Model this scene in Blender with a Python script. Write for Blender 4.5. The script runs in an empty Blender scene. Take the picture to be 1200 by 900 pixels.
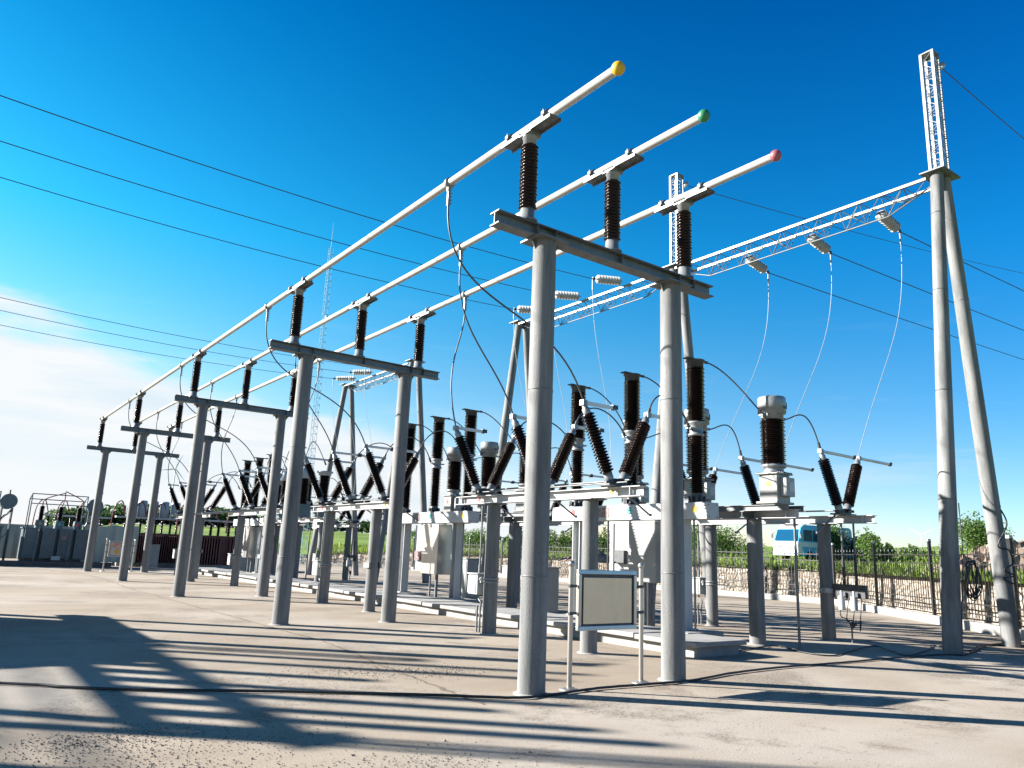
import bpy, math, random
from mathutils import Vector, Matrix
random.seed(7)
R = math.radians
C = bpy.context.scene.collection
scene = bpy.context.scene

# ------------------------------------------------------------------ camera
CAM = Vector((-6.202, -7.834, 1.70))
YAW, PITCH, ROLL, FPX = 0.631, 0.219, 0.039, 887.6
fwd = Vector((math.sin(YAW)*math.cos(PITCH), math.cos(YAW)*math.cos(PITCH), math.sin(PITCH)))
rgt = Vector((math.cos(YAW), -math.sin(YAW), 0)); upv = rgt.cross(fwd)
r2 = math.cos(ROLL)*rgt + math.sin(ROLL)*upv
u2 = -math.sin(ROLL)*rgt + math.cos(ROLL)*upv
cd = bpy.data.cameras.new('camera'); cam = bpy.data.objects.new('camera', cd); C.objects.link(cam)
cam.matrix_world = Matrix(((r2.x, u2.x, -fwd.x, CAM.x), (r2.y, u2.y, -fwd.y, CAM.y), (r2.z, u2.z, -fwd.z, CAM.z), (0, 0, 0, 1)))
cd.sensor_width = 36; cd.lens = FPX/1200*36; cd.clip_start = 0.1; cd.clip_end = 8000
scene.camera = cam

# ------------------------------------------------------------------ materials
def newmat(name):
    m = bpy.data.materials.new(name); m.use_nodes = True
    nt = m.node_tree; b = nt.nodes['Principled BSDF']
    return m, nt, b
def N(nt, t, **k):
    n = nt.nodes.new(t)
    for a, v in k.items(): setattr(n, a, v)
    return n
def noise_mat(name, c1, c2, scale=4.0, rough=0.6, metal=0.0, bump=0.0, bscale=40.0, stretch=(1, 1, 1), speck=0.0, spec=0.5):
    m, nt, b = newmat(name); L = nt.links; c1 = tuple(x*.84 for x in c1); c2 = tuple(x*.84 for x in c2)
    tc = N(nt, 'ShaderNodeTexCoord'); mp = N(nt, 'ShaderNodeMapping'); mp.inputs['Scale'].default_value = stretch
    L.new(tc.outputs['Object'], mp.inputs[0])
    n1 = N(nt, 'ShaderNodeTexNoise'); n1.inputs['Scale'].default_value = scale; n1.inputs['Detail'].default_value = 8; n1.inputs['Roughness'].default_value = .65
    L.new(mp.outputs[0], n1.inputs['Vector'])
    cr = N(nt, 'ShaderNodeValToRGB'); cr.color_ramp.elements[0].position = .32; cr.color_ramp.elements[1].position = .68
    cr.color_ramp.elements[0].color = (*c1, 1); cr.color_ramp.elements[1].color = (*c2, 1)
    L.new(n1.outputs['Fac'], cr.inputs[0]); col = cr.outputs[0]
    if speck > 0:
        n3 = N(nt, 'ShaderNodeTexNoise'); n3.inputs['Scale'].default_value = 55; n3.inputs['Detail'].default_value = 3
        L.new(tc.outputs['Object'], n3.inputs['Vector'])
        r3 = N(nt, 'ShaderNodeValToRGB'); r3.color_ramp.elements[0].position = .62; r3.color_ramp.elements[1].position = .72
        L.new(n3.outputs['Fac'], r3.inputs[0])
        mx = N(nt, 'ShaderNodeMixRGB', blend_type='MULTIPLY'); mx.inputs[2].default_value = (.45, .42, .4, 1)
        ml = N(nt, 'ShaderNodeMath', operation='MULTIPLY'); ml.inputs[1].default_value = speck
        L.new(r3.outputs[0], ml.inputs[0]); L.new(ml.outputs[0], mx.inputs[0]); L.new(col, mx.inputs[1]); col = mx.outputs[0]
    L.new(col, b.inputs['Base Color'])
    b.inputs['Roughness'].default_value = rough; b.inputs['Metallic'].default_value = metal
    b.inputs['Specular IOR Level'].default_value = spec
    if name == 'brown_porcelain': b.inputs['Specular IOR Level'].default_value = .2
    if bump > 0:
        n2 = N(nt, 'ShaderNodeTexNoise'); n2.inputs['Scale'].default_value = bscale; n2.inputs['Detail'].default_value = 4
        L.new(tc.outputs['Object'], n2.inputs['Vector'])
        bp = N(nt, 'ShaderNodeBump'); bp.inputs['Strength'].default_value = bump; bp.inputs['Distance'].default_value = .01
        L.new(n2.outputs['Fac'], bp.inputs['Height']); L.new(bp.outputs[0], b.inputs['Normal'])
    return m
M = {}
M['post'] = noise_mat('spun_concrete', (.095, .10, .103), (.255, .258, .255), 4.5, .82, 0, .6, 70, (1, 1, .10), 1.0)
M['slab'] = noise_mat('slab_concrete', (.22, .216, .205), (.34, .333, .32), 1.7, .85, 0, .3, 30, (1, 1, 1), .4)
M['galv'] = noise_mat('galvanised_steel', (.11, .12, .125), (.19, .2, .205), 6, .5, .25, 0)
M['whitesteel'] = noise_mat('white_painted_steel', (.38, .395, .4), (.5, .51, .51), 1.2, .5, 0, 0, 40, (1, 1, 1), .15)
M['grey_box'] = noise_mat('grey_cabinet_paint', (.24, .26, .26), (.32, .335, .33), 1.0, .45)
M['cream_box'] = noise_mat('cream_cabinet_paint', (.24, .24, .23), (.31, .31, .295), 1.0, .45, 0, 0, 40, (1, 1, 1), .15)
M['stainless'] = noise_mat('stainless_steel', (.42, .40, .37), (.56, .53, .49), 3, .34, .8, 0, 40, (1, 1, .1))
M['porcelain'] = noise_mat('brown_porcelain', (.006, .0028, .0024), (.010, .0045, .0038), 5, .2, 0, 0, 40, (1, 1, 1), 0, .45)
M['alu'] = noise_mat('aluminium_tube', (.44, .44, .42), (.52, .515, .49), 3, .38, .1)
M['silver'] = noise_mat('cast_aluminium', (.19, .205, .215), (.30, .315, .32), 6, .42, .3)
M['blade'] = noise_mat('blade_paint', (.55, .59, .6), (.66, .69, .7), 4, .4, .1)
M['glass_disc'] = noise_mat('white_disc_glaze', (.36, .37, .36), (.48, .485, .47), 4, .25)
M['black'] = noise_mat('black_rubber', (.012, .012, .013), (.02, .02, .022), 8, .5)
M['iron'] = noise_mat('black_iron_paint', (.012, .012, .013), (.03, .028, .026), 8, .4)
M['cable'] = noise_mat('bare_conductor', (.07, .075, .08), (.12, .125, .13), 30, .5, .5)
M['dark_wire'] = noise_mat('weathered_conductor', (.03, .035, .045), (.05, .055, .065), 30, .6, .2)
M['pale_wire'] = noise_mat('pale_conductor', (.26, .28, .3), (.38, .4, .42), 30, .5, .3)
M['dark_metal'] = noise_mat('dark_machinery', (.03, .035, .04), (.09, .095, .1), 9, .5, .3)
def plain(name, c, rough=.5, metal=0.0): 
    k = .88; return noise_mat(name, tuple(x*k for x in c), c, 5, rough, metal)
M['yellow'] = plain('yellow_paint', (.62, .38, .008)); M['green'] = plain('green_paint', (.02, .2, .09)); M['pink'] = plain('faded_red_paint', (.34, .085, .105))
M['red'] = plain('red_paint', (.65, .03, .03)); M['teal'] = plain('teal_paint', (.02, .42, .36))
M['tan'] = plain('tan_panel', (1, .74, .46), .5)
M['plate'] = noise_mat('nameplate', (.09, .02, .02), (.3, .25, .25), 18, .4)
M['tx'] = noise_mat('blue_grey_transformer_paint', (.065, .105, .122), (.105, .15, .17), 1.5, .45)
M['tx_light'] = noise_mat('pale_blue_paint', (.24, .31, .37), (.32, .39, .44), 2, .4)
M['maroon'] = noise_mat('maroon_paint', (.11, .038, .034), (.17, .065, .056), 1.2, .6, 0, 0, 40, (1, 1, .3), .2)
M['sheet'] = noise_mat('corrugated_sheet', (.18, .22, .22), (.32, .36, .345), 2, .35, .4, 0, 40, (1, 1, .2))
M['rust'] = noise_mat('rusty_red_marking', (.4, .1, .05), (.62, .5, .42), 3, .7)
M['red_cable'] = plain('red_cable_sleeve', (.2, .012, .015), .4)
M['bus_white'] = plain('white_coach_paint', (.78, .79, .79), .3)
M['bus_blue'] = plain('sky_blue_coach_paint', (.10, .48, .78), .3)
M['tyre'] = plain('tyre_rubber', (.02, .02, .02), .8)
M['turbine'] = plain('turbine_white', (.8, .82, .83), .5)
M['mast'] = plain('mast_blue_grey', (.2, .4, .52), .6)
M['soil'] = noise_mat('dug_soil', (.14, .10, .075), (.3, .23, .18), 3, .95, 0, .8, 8)
M['grit'] = noise_mat('grit_stone', (.09, .078, .066), (.27, .24, .2), 60, .9)
M['joint'] = noise_mat('joint_dirt', (.10, .075, .05), (.2, .16, .12), 20, .95)
M['bark'] = noise_mat('bark', (.07, .05, .035), (.13, .1, .07), 12, .9)
def glassmat():
    m, nt, b = newmat('tinted_window'); b.inputs['Base Color'].default_value = (.006, .05, .11, 1); b.inputs['Roughness'].default_value = .06
    b.inputs['Specular IOR Level'].default_value = .5
    return m
M['window'] = glassmat()
def leafmat(name, c1, c2):
    m, nt, b = newmat(name); L = nt.links
    g = N(nt, 'ShaderNodeNewGeometry'); cr = N(nt, 'ShaderNodeValToRGB')
    cr.color_ramp.elements[0].color = (*c1, 1); cr.color_ramp.elements[1].color = (*c2, 1)
    L.new(g.outputs['Random Per Island'], cr.inputs[0]); L.new(cr.outputs[0], b.inputs['Base Color'])
    b.inputs['Roughness'].default_value = .6
    t = N(nt, 'ShaderNodeBsdfTranslucent'); L.new(cr.outputs[0], t.inputs[0])
    mx = N(nt, 'ShaderNodeMixShader'); mx.inputs[0].default_value = .4
    L.new(b.outputs[0], mx.inputs[1]); L.new(t.outputs[0], mx.inputs[2]); L.new(mx.outputs[0], nt.nodes['Material Output'].inputs[0])
    return m
M['leaf'] = leafmat('bush_leaf', (.04, .085, .016), (.11, .19, .03))
M['leaf_dark'] = leafmat('forest_leaf', (.02, .05, .014), (.05, .1, .025))
M['grass_blade'] = leafmat('grass_blade', (.07, .13, .018), (.2, .26, .035))
def fieldmat():
    m, nt, b = newmat('meadow'); L = nt.links
    tc = N(nt, 'ShaderNodeTexCoord')
    a = N(nt, 'ShaderNodeTexNoise'); a.inputs['Scale'].default_value = .06; a.inputs['Detail'].default_value = 10; a.inputs['Roughness'].default_value = .7
    L.new(tc.outputs['Object'], a.inputs['Vector'])
    cr = N(nt, 'ShaderNodeValToRGB'); e = cr.color_ramp.elements
    e[0].position = .3; e[0].color = (.05, .09, .018, 1); e[1].position = .72; e[1].color = (.21, .25, .05, 1)
    x = e.new(.5); x.color = (.12, .185, .028, 1)
    L.new(a.outputs['Fac'], cr.inputs[0])
    a2 = N(nt, 'ShaderNodeTexNoise'); a2.inputs['Scale'].default_value = 2.2; a2.inputs['Detail'].default_value = 6
    L.new(tc.outputs['Object'], a2.inputs['Vector'])
    mx = N(nt, 'ShaderNodeMixRGB', blend_type='OVERLAY'); mx.inputs[0].default_value = .55
    L.new(cr.outputs[0], mx.inputs[1]); L.new(a2.outputs['Fac'], mx.inputs[2])
    L.new(mx.outputs[0], b.inputs['Base Color']); b.inputs['Roughness'].default_value = .9
    b.inputs['Specular IOR Level'].default_value = .15
    return m
M['field'] = fieldmat()
def groundmat():
    m, nt, b = newmat('yard_concrete'); L = nt.links
    tc = N(nt, 'ShaderNodeTexCoord')
    def noise(s, d=8, r=.6, vec=None):
        n = N(nt, 'ShaderNodeTexNoise'); n.inputs['Scale'].default_value = s; n.inputs['Detail'].default_value = d; n.inputs['Roughness'].default_value = r
        L.new(vec or tc.outputs['Object'], n.inputs['Vector']); return n.outputs['Fac']
    def ramp(f, p0, p1, c0=(0, 0, 0), c1=(1, 1, 1)):
        r = N(nt, 'ShaderNodeValToRGB'); e = r.color_ramp.elements
        e[0].position = p0; e[1].position = p1; e[0].color = (*c0, 1); e[1].color = (*c1, 1); L.new(f, r.inputs[0]); return r.outputs[0]
    def mix(f, a, bb, mode='MIX'):
        x = N(nt, 'ShaderNodeMixRGB', blend_type=mode)
        if isinstance(f, float): x.inputs[0].default_value = f
        else: L.new(f, x.inputs[0])
        for k, v in ((1, a), (2, bb)):
            if isinstance(v, tuple): x.inputs[k].default_value = (*v, 1)
            else: L.new(v, x.inputs[k])
        return x.outputs[0]
    mp = N(nt, 'ShaderNodeMapping'); mp.inputs['Rotation'].default_value = (0, 0, R(35)); mp.inputs['Scale'].default_value = (.28, 1.2, 1); L.new(tc.outputs['Object'], mp.inputs[0])
    col = ramp(noise(.45, 9, .62, mp.outputs[0]), .3, .7, (.205, .165, .127), (.325, .276, .216))
    col = mix(ramp(noise(.16, 6), .45, .62), col, mix(.6, col, (.365, .335, .295)))
    wear = ramp(noise(.36, 8, .75), .52, .60)                    # worn patches where the aggregate shows
    grit = ramp(noise(26, 4, .7), .38, .62, (.07, .06, .05), (.33, .285, .235))
    wv = N(nt, 'ShaderNodeMath', operation='MULTIPLY'); wv.inputs[1].default_value = .8; L.new(wear, wv.inputs[0])
    col = mix(wv.outputs[0], col, grit)
    # scattered pebbles
    vo = N(nt, 'ShaderNodeTexVoronoi'); vo.inputs['Scale'].default_value = 17; L.new(tc.outputs['Object'], vo.inputs['Vector'])
    peb = ramp(vo.outputs['Distance'], .15, .22, (1, 1, 1), (0, 0, 0))
    sel = ramp(noise(1.1, 5, .7), .50, .60)
    pm = N(nt, 'ShaderNodeMath', operation='MULTIPLY'); L.new(peb, pm.inputs[0]); L.new(sel, pm.inputs[1])
    pm2 = N(nt, 'ShaderNodeMath', operation='MULTIPLY'); pm2.inputs[1].default_value = .75; L.new(pm.outputs[0], pm2.inputs[0])
    col = mix(pm2.outputs[0], col, (.065, .06, .056))
    # brown stains and fine grain
    col = mix(ramp(noise(.7, 8, .7), .56, .75), col, mix(.5, col, (.16, .105, .062)))
    col = mix(.45, col, ramp(noise(60, 3), .3, .7, (.3, .3, .3), (.7, .7, .7)), 'OVERLAY')
    # wandering cracks
    v2 = N(nt, 'ShaderNodeTexVoronoi', feature='DISTANCE_TO_EDGE'); v2.inputs['Scale'].default_value = .075
    nn = N(nt, 'ShaderNodeTexNoise'); nn.inputs['Scale'].default_value = 1.2; nn.inputs['Detail'].default_value = 6; L.new(tc.outputs['Object'], nn.inputs['Vector'])
    ad = N(nt, 'ShaderNodeMixRGB'); ad.inputs[0].default_value = .35; L.new(tc.outputs['Object'], ad.inputs[1]); L.new(nn.outputs['Color'], ad.inputs[2])
    L.new(ad.outputs[0], v2.inputs['Vector'])
    ck = ramp(v2.outputs['Distance'], .001, .0035, (1, 1, 1), (0, 0, 0))
    ckm = N(nt, 'ShaderNodeMath', operation='MULTIPLY'); ckm.inputs[1].default_value = .55; L.new(ck, ckm.inputs[0])
    col = mix(ckm.outputs[0], col, (.2, .15, .11))
    L.new(col, b.inputs['Base Color']); b.inputs['Roughness'].default_value = .92; b.inputs['Specular IOR Level'].default_value = .2
    bp = N(nt, 'ShaderNodeBump'); bp.inputs['Strength'].default_value = .5; bp.inputs['Distance'].default_value = .008
    hm = N(nt, 'ShaderNodeMath', operation='ADD'); L.new(noise(34, 5, .7), hm.inputs[0]); L.new(pm.outputs[0], hm.inputs[1])
    L.new(hm.outputs[0], bp.inputs['Height']); L.new(bp.outputs[0], b.inputs['Normal'])
    return m
M['ground'] = groundmat()
def stonemat():
    m, nt, b = newmat('rubble_stone'); L = nt.links
    tc = N(nt, 'ShaderNodeTexCoord'); mp = N(nt, 'ShaderNodeMapping'); mp.inputs['Scale'].default_value = (1.3, 1.3, 2.6)
    wn = N(nt, 'ShaderNodeTexNoise'); wn.inputs['Scale'].default_value = 3; wn.inputs['Detail'].default_value = 4; L.new(tc.outputs['Object'], wn.inputs['Vector'])
    wm = N(nt, 'ShaderNodeMixRGB', blend_type='ADD'); wm.inputs[0].default_value = .28; L.new(tc.outputs['Object'], wm.inputs[1]); L.new(wn.outputs['Color'], wm.inputs[2]); L.new(wm.outputs[0], mp.inputs[0])
    v = N(nt, 'ShaderNodeTexVoronoi'); v.inputs['Scale'].default_value = 1.5; L.new(mp.outputs[0], v.inputs['Vector'])
    cr = N(nt, 'ShaderNodeValToRGB'); e = cr.color_ramp.elements
    e[0].color = (.19, .155, .12, 1); e[1].color = (.36, .32, .27, 1)
    L.new(v.outputs['Color'], cr.inputs[0])
    v2 = N(nt, 'ShaderNodeTexVoronoi', feature='DISTANCE_TO_EDGE'); v2.inputs['Scale'].default_value = 1.5; L.new(mp.outputs[0], v2.inputs['Vector'])
    r2_ = N(nt, 'ShaderNodeValToRGB'); r2_.color_ramp.elements[0].position = .02; r2_.color_ramp.elements[1].position = .12; L.new(v2.outputs['Distance'], r2_.inputs[0])
    mx = N(nt, 'ShaderNodeMixRGB'); mx.inputs[1].default_value = (.15, .125, .10, 1); L.new(r2_.outputs[0], mx.inputs[0]); L.new(cr.outputs[0], mx.inputs[2])
    n = N(nt, 'ShaderNodeTexNoise'); n.inputs['Scale'].default_value = 6; n.inputs['Detail'].default_value = 6; L.new(tc.outputs['Object'], n.inputs['Vector'])
    ov = N(nt, 'ShaderNodeMixRGB', blend_type='OVERLAY'); ov.inputs[0].default_value = .5; L.new(mx.outputs[0], ov.inputs[1]); L.new(n.outputs['Fac'], ov.inputs[2])
    L.new(ov.outputs[0], b.inputs['Base Color']); b.inputs['Roughness'].default_value = .9
    bp = N(nt, 'ShaderNodeBump'); bp.inputs['Strength'].default_value = .7; bp.inputs['Distance'].default_value = .05
    L.new(r2_.outputs[0], bp.inputs['Height']); L.new(bp.outputs[0], b.inputs['Normal'])
    return m
M['stone'] = stonemat()

# ------------------------------------------------------------------ mesh builder
class MB:
    def __init__(s): s.v = []; s.f = []; s.m = []; s.sm = []
    def add(s, vs, fs, mat=0, smooth=False):
        o = len(s.v); s.v.extend([tuple(p) for p in vs])
        for f in fs:
            s.f.append([i+o for i in f]); s.m.append(mat); s.sm.append(smooth)
    def box(s, c, d, rot=None, mat=0):
        c = Vector(c); h = Vector(d)*.5
        vs = []
        for x in (-1, 1):
            for y in (-1, 1):
                for z in (-1, 1):
                    p = Vector((x*h.x, y*h.y, z*h.z))
                    if rot is not None: p = rot @ p
                    vs.append(c+p)
        s.add(vs, [(0, 1, 3, 2), (4, 6, 7, 5), (0, 4, 5, 1), (2, 3, 7, 6), (0, 2, 6, 4), (1, 5, 7, 3)], mat)
    def frame(s, ax):
        ax = Vector(ax).normalized()
        t = Vector((0, 0, 1)) if abs(ax.z) < .9 else Vector((1, 0, 0))
        a = ax.cross(t).normalized(); b = ax.cross(a).normalized()
        return a, b
    def cyl(s, p0, p1, r0, r1=None, n=12, mat=0, cap=True, smooth=True):
        p0 = Vector(p0); p1 = Vector(p1); r1 = r0 if r1 is None else r1
        a, b = s.frame(p1-p0); vs = []
        for p, r in ((p0, r0), (p1, r1)):
            for i in range(n):
                t = 2*math.pi*i/n; vs.append(p+a*(r*math.cos(t))+b*(r*math.sin(t)))
        s.add(vs, [(i, n+i, n+(i+1) % n, (i+1) % n) for i in range(n)], mat, smooth)
        if cap:
            s.add(vs[:n], [tuple(range(n))], mat); s.add(vs[n:], [tuple(range(n-1, -1, -1))], mat)
    def lathe(s, prof, o=(0, 0, 0), ax=(0, 0, 1), n=18, mat=0, smooth=True):
        o = Vector(o); ax = Vector(ax).normalized(); a, b = s.frame(ax); vs = []; k = len(prof)
        for r, z in prof:
            for i in range(n):
                t = 2*math.pi*i/n; vs.append(o+ax*z+a*(r*math.cos(t))+b*(r*math.sin(t)))
        s.add(vs, [(j*n+i, j*n+(i+1) % n, (j+1)*n+(i+1) % n, (j+1)*n+i) for j in range(k-1) for i in range(n)], mat, smooth)
        s.add(vs[:n], [tuple(range(n-1, -1, -1))], mat); s.add(vs[-n:], [tuple(range(n))], mat)
    def tube(s, pts, r, n=6, mat=0):
        pts = [Vector(p) for p in pts]; k = len(pts); vs = []
        for j, p in enumerate(pts):
            d = (pts[min(j+1, k-1)]-pts[max(j-1, 0)])
            a, b = s.frame(d)
            if j and (a.dot(pa) < 0): a = -a; b = -b
            pa = a
            for i in range(n):
                t = 2*math.pi*i/n; vs.append(p+a*(r*math.cos(t))+b*(r*math.sin(t)))
        s.add(vs, [(j*n+i, j*n+(i+1) % n, (j+1)*n+(i+1) % n, (j+1)*n+i) for j in range(k-1) for i in range(n)], mat, True)
        s.add(vs[:n], [tuple(range(n-1, -1, -1))], mat); s.add(vs[-n:], [tuple(range(n))], mat)
    def ball(s, c, r, n=14, mat=0, sz=1.0):
        prof = [(max(1e-4, r*math.sin(math.pi*j/n)), -r*sz*math.cos(math.pi*j/n)) for j in range(n+1)]
        s.lathe(prof, c, (0, 0, 1), n*2, mat)
    def prism(s, outline, p0, axis, length, ux, uy, mat=0):
        p0 = Vector(p0); axis = Vector(axis).normalized()*length; ux = Vector(ux); uy = Vector(uy); n = len(outline)
        vs = [p0+ux*x+uy*y for x, y in outline]; vs += [p+axis for p in vs]
        s.add(vs, [tuple(range(n-1, -1, -1)), tuple(range(n, 2*n))]+[(i, (i+1) % n, n+(i+1) % n, n+i) for i in range(n)], mat)
    def ibeam(s, p0, p1, h, w, t=.014, mat=0, up=(0, 0, 1)):
        p0 = Vector(p0); p1 = Vector(p1); ax = p1-p0; u = Vector(up); sd = ax.cross(u).normalized(); a = w/2; b = h/2; t2 = t*.4
        o = [(-a, -b), (a, -b), (a, -b+t), (t2, -b+t), (t2, b-t), (a, b-t), (a, b), (-a, b), (-a, b-t), (-t2, b-t), (-t2, -b+t), (-a, -b+t)]
        n = len(o); vs = [p0+sd*x+u*y for x, y in o]+[p1+sd*x+u*y for x, y in o]
        s.add(vs, [(i, (i+1) % n, n+(i+1) % n, n+i) for i in range(n)], mat)
        for k, rev in ((0, True), (n, False)):
            for q in ((0, 1, 2, 11), (10, 3, 4, 9), (8, 5, 6, 7)):
                q = [k+i for i in q]; s.add([vs[i] for i in q], [(3, 2, 1, 0) if rev else (0, 1, 2, 3)], mat)
    def build(s, name, mats, parent=None, loc=None, bevel=0.0):
        me = bpy.data.meshes.new(name); me.from_pydata(s.v, [], s.f)
        if not isinstance(mats, (list, tuple)): mats = [mats]
        for k in mats: me.materials.append(M[k] if isinstance(k, str) else k)
        me.polygons.foreach_set('material_index', s.m); me.polygons.foreach_set('use_smooth', s.sm); me.update()
        o = bpy.data.objects.new(name, me); C.objects.link(o)
        if parent: o.parent = parent
        if loc is not None: o.location = loc
        if bevel > 0:
            b = o.modifiers.new('bevel', 'BEVEL'); b.width = bevel; b.segments = 2; b.limit_method = 'ANGLE'; b.angle_limit = R(40)
        return o
def thing(name, label, cat, loc=(0, 0, 0), rz=0.0, group=None, kind=None):
    o = bpy.data.objects.new(name, None); C.objects.link(o); o.location = loc; o.rotation_euler = (0, 0, rz); o.empty_display_size = .2
    tag(o, label, cat, group, kind); return o
def tag(o, label, cat, group=None, kind=None):
    o['label'] = label; o['category'] = cat
    if group: o['group'] = group
    if kind: o['kind'] = kind
    return o
def struct(o): o['kind'] = 'structure'; return o
def kids(o): return [c for c in bpy.data.objects if c.parent == o]
def dup(root, loc=None, label=None, rz=None):
    ch = {}
    for c in bpy.data.objects:
        if c.parent: ch.setdefault(c.parent.name, []).append(c)
    def cp(o, par):
        n = o.copy(); C.objects.link(n)
        if par: n.parent = par
        for c in ch.get(o.name, []): cp(c, n)
        return n
    r = cp(root, None)
    if loc is not None: r.location = loc
    if label: r['label'] = label
    if rz is not None: r.rotation_euler = (0, 0, rz)
    return r
def bez(p0, p1, p2, p3, n=18):
    p0, p1, p2, p3 = map(Vector, (p0, p1, p2, p3)); o = []
    for i in range(n+1):
        t = i/n; o.append((1-t)**3*p0+3*(1-t)**2*t*p1+3*(1-t)*t*t*p2+t**3*p3)
    return o
def smooth_path(pts, sub=6):
    pts = [Vector(p) for p in pts]; o = []
    for i in range(len(pts)-1):
        a = pts[max(i-1, 0)]; b = pts[i]; c = pts[i+1]; d = pts[min(i+2, len(pts)-1)]
        for k in range(sub):
            t = k/sub; o.append(.5*((2*b)+(c-a)*t+(2*a-5*b+4*c-d)*t*t+(3*b-a-3*c+d)*t**3))
    o.append(pts[-1]); return o
def sheds(h, rc, rs, n, alt=.86):
    p = h/n; prof = [(rc, 0)]
    for i in range(n):
        z = i*p; r = rs if i % 2 == 0 else rs*alt
        prof += [(rc, z+.12*p), (r*.98, z+.30*p), (r, z+.38*p), (r*.97, z+.47*p), (rc, z+.86*p)]
    prof.append((rc, h)); return prof
def sub(o, p): return Vector(o)-Vector(p)

# ------------------------------------------------------------------ terrain
WALL = [Vector(p) for p in ((-9, -24), (7.2, -9.4), (16.9, .9), (25.9, 11.4), (26.5, 25), (25.2, 48), (17, 60), (-8, 62), (-70, 64), (-90, 0), (-60, -60), (-9, -24))]
def ray_dist(a):
    d = Vector((math.sin(a), math.cos(a))); o = Vector((CAM.x, CAM.y)); best = None
    for i in range(len(WALL)-1):
        p, q = WALL[i], WALL[i+1]; e = q-p; den = d.x*e.y-d.y*e.x
        if abs(den) < 1e-9: continue
        w = p-o; t = (w.x*e.y-w.y*e.x)/den; s = (w.x*d.y-w.y*d.x)/den
        if t > 0 and -1e-6 <= s <= 1+1e-6 and (best is None or t < best): best = t
    return best or 90
EL = [(-3.2, .0), (0, .0), (.06, .001), (.17, .016), (.22, .017), (.42, .018), (.59, .0117), (.68, .012), (.9, .018), (1.05, .0215), (1.126, .0235), (1.215, .031), (1.6, .03), (2.2, 0), (3.2, 0)]
EDGE = [(-3.2, .02), (.0, .05), (.3, .35), (.42, 1.1), (.52, 1.42), (1.9, 1.42), (2.2, .02), (3.2, .02)]
def interp(T, a):
    for (x0, y0), (x1, y1) in zip(T, T[1:]):
        if x0 <= a <= x1: return y0+(y1-y0)*(a-x0)/(x1-x0)
    return T[-1][1]
def field_z(x, y):
    a = math.atan2(x-CAM.x, y-CAM.y); r = math.hypot(x-CAM.x, y-CAM.y); r0 = ray_dist(a)+.62
    h0 = interp(EDGE, a); h1 = 1.7+interp(EL, a)*350
    t = max(0, min(1, (r-r0)/(350-r0))); t = t*t*(3-2*t)*.35+t*.65
    z = h0+(h1-h0)*t
    return z+(.10*math.sin(x*.31+1)*math.sin(y*.27)+.22*math.sin(x*.07)*math.cos(y*.09+2))*min(1, max(0, (r-r0)/25))*min(1, 250/max(r, 1))
mb = MB(); angs = []
a = -math.pi
while a < math.pi-1e-6:
    angs.append(a); a += R(.75) if -.1 < a < 1.45 else R(4)
for p in WALL[1:6]: angs.append(math.atan2(p.x-CAM.x, p.y-CAM.y))
angs = sorted(set(angs)); n = len(angs); rings = 34; gv = []; gf = []
for a in angs:
    r0 = ray_dist(a)+.62
    for k in range(rings):
        r = r0*math.exp(math.log(3500/r0)*(k/(rings-1))**1.25)
        x = CAM.x+r*math.sin(a); y = CAM.y+r*math.cos(a); gv.append((x, y, field_z(x, y)))
for i in range(n):
    j = (i+1) % n
    for k in range(rings-1): gf.append((i*rings+k, i*rings+k+1, j*rings+k+1, j*rings+k))
mb.add(gv, gf, 0, True); struct(mb.build('field', 'field'))
mb = MB(); gv = [(CAM.x, CAM.y, 0)]
for a in angs:
    r = ray_dist(a)+.7; gv.append((CAM.x+r*math.sin(a), CAM.y+r*math.cos(a), 0))
mb.add(gv, [(0, 1+(i+1) % n, 1+i) for i in range(n)]); struct(mb.build('ground', 'ground'))

# ------------------------------------------------------------------ bus frames
FY = [0, 8.772, 17.543, 26.58, 35.643]; BX = (-.329, 1.299, 2.936); TZ = 7.64
def make_post(h, r0, r1, bands=(), foot=True):
    m = MB(); m.cyl((0, 0, -.1), (0, 0, h), r0, r1, 32)
    for z in bands:
        r = r0+(r1-r0)*z/h; m.lathe([(r, -.008), (r+.006, -.006), (r+.006, .006), (r, .008)], (0, 0, z), (0, 0, 1), 32, 1)
        m.box((r+.01, .0, z), (.05, .04, .03), None, 1)
    if foot: m.lathe([(r0+.05, 0), (r0+.045, .012), (r0+.002, .02)], (0, 0, 0), (0, 0, 1), 32, 2)
    return m
rootF = thing('bus_support_frame', 'nearest two-post concrete frame, its right post just beside the tan sign board', 'support frame', (0, FY[0], 0), 0, 'concrete frames carrying the tube busbars')
pm = make_post(5.97, .176, .163, (1.42, 3.85))
p1 = pm.build('post', ['post', 'galv', 'slab'], rootF); p2 = make_post(5.97, .176, .163, (1.5, 4.1)).build('post', ['post', 'galv', 'slab'], rootF, (2.596, 0, 0))
m = MB(); m.ibeam((-.88, 0, 6.09), (3.55, 0, 6.09), .19, .2, .016)
for x in (-.33, 1.3, 2.94, 0, 2.6): 
    for sd in (-1, 1): m.box((x+.14, sd*.05, 6.09), (.01, .085, .155))
m.build('crossbeam', 'galv', rootF)
for px in (0, 2.596):
    m = MB(); m.box((px, 0, 5.981), (.52, .46, .022))
    for sd in (-1, 1):
        m.add([(px+sd*.165, -.006, 5.97), (px+sd*.25, -.006, 5.97), (px+sd*.165, -.006, 5.84), (px+sd*.165, .006, 5.97), (px+sd*.25, .006, 5.97), (px+sd*.165, .006, 5.84)], [(0, 1, 2), (3, 5, 4), (0, 3, 4, 1), (1, 4, 5, 2), (2, 5, 3, 0)])
    m.build('cap_plate', 'galv', rootF)
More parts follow.
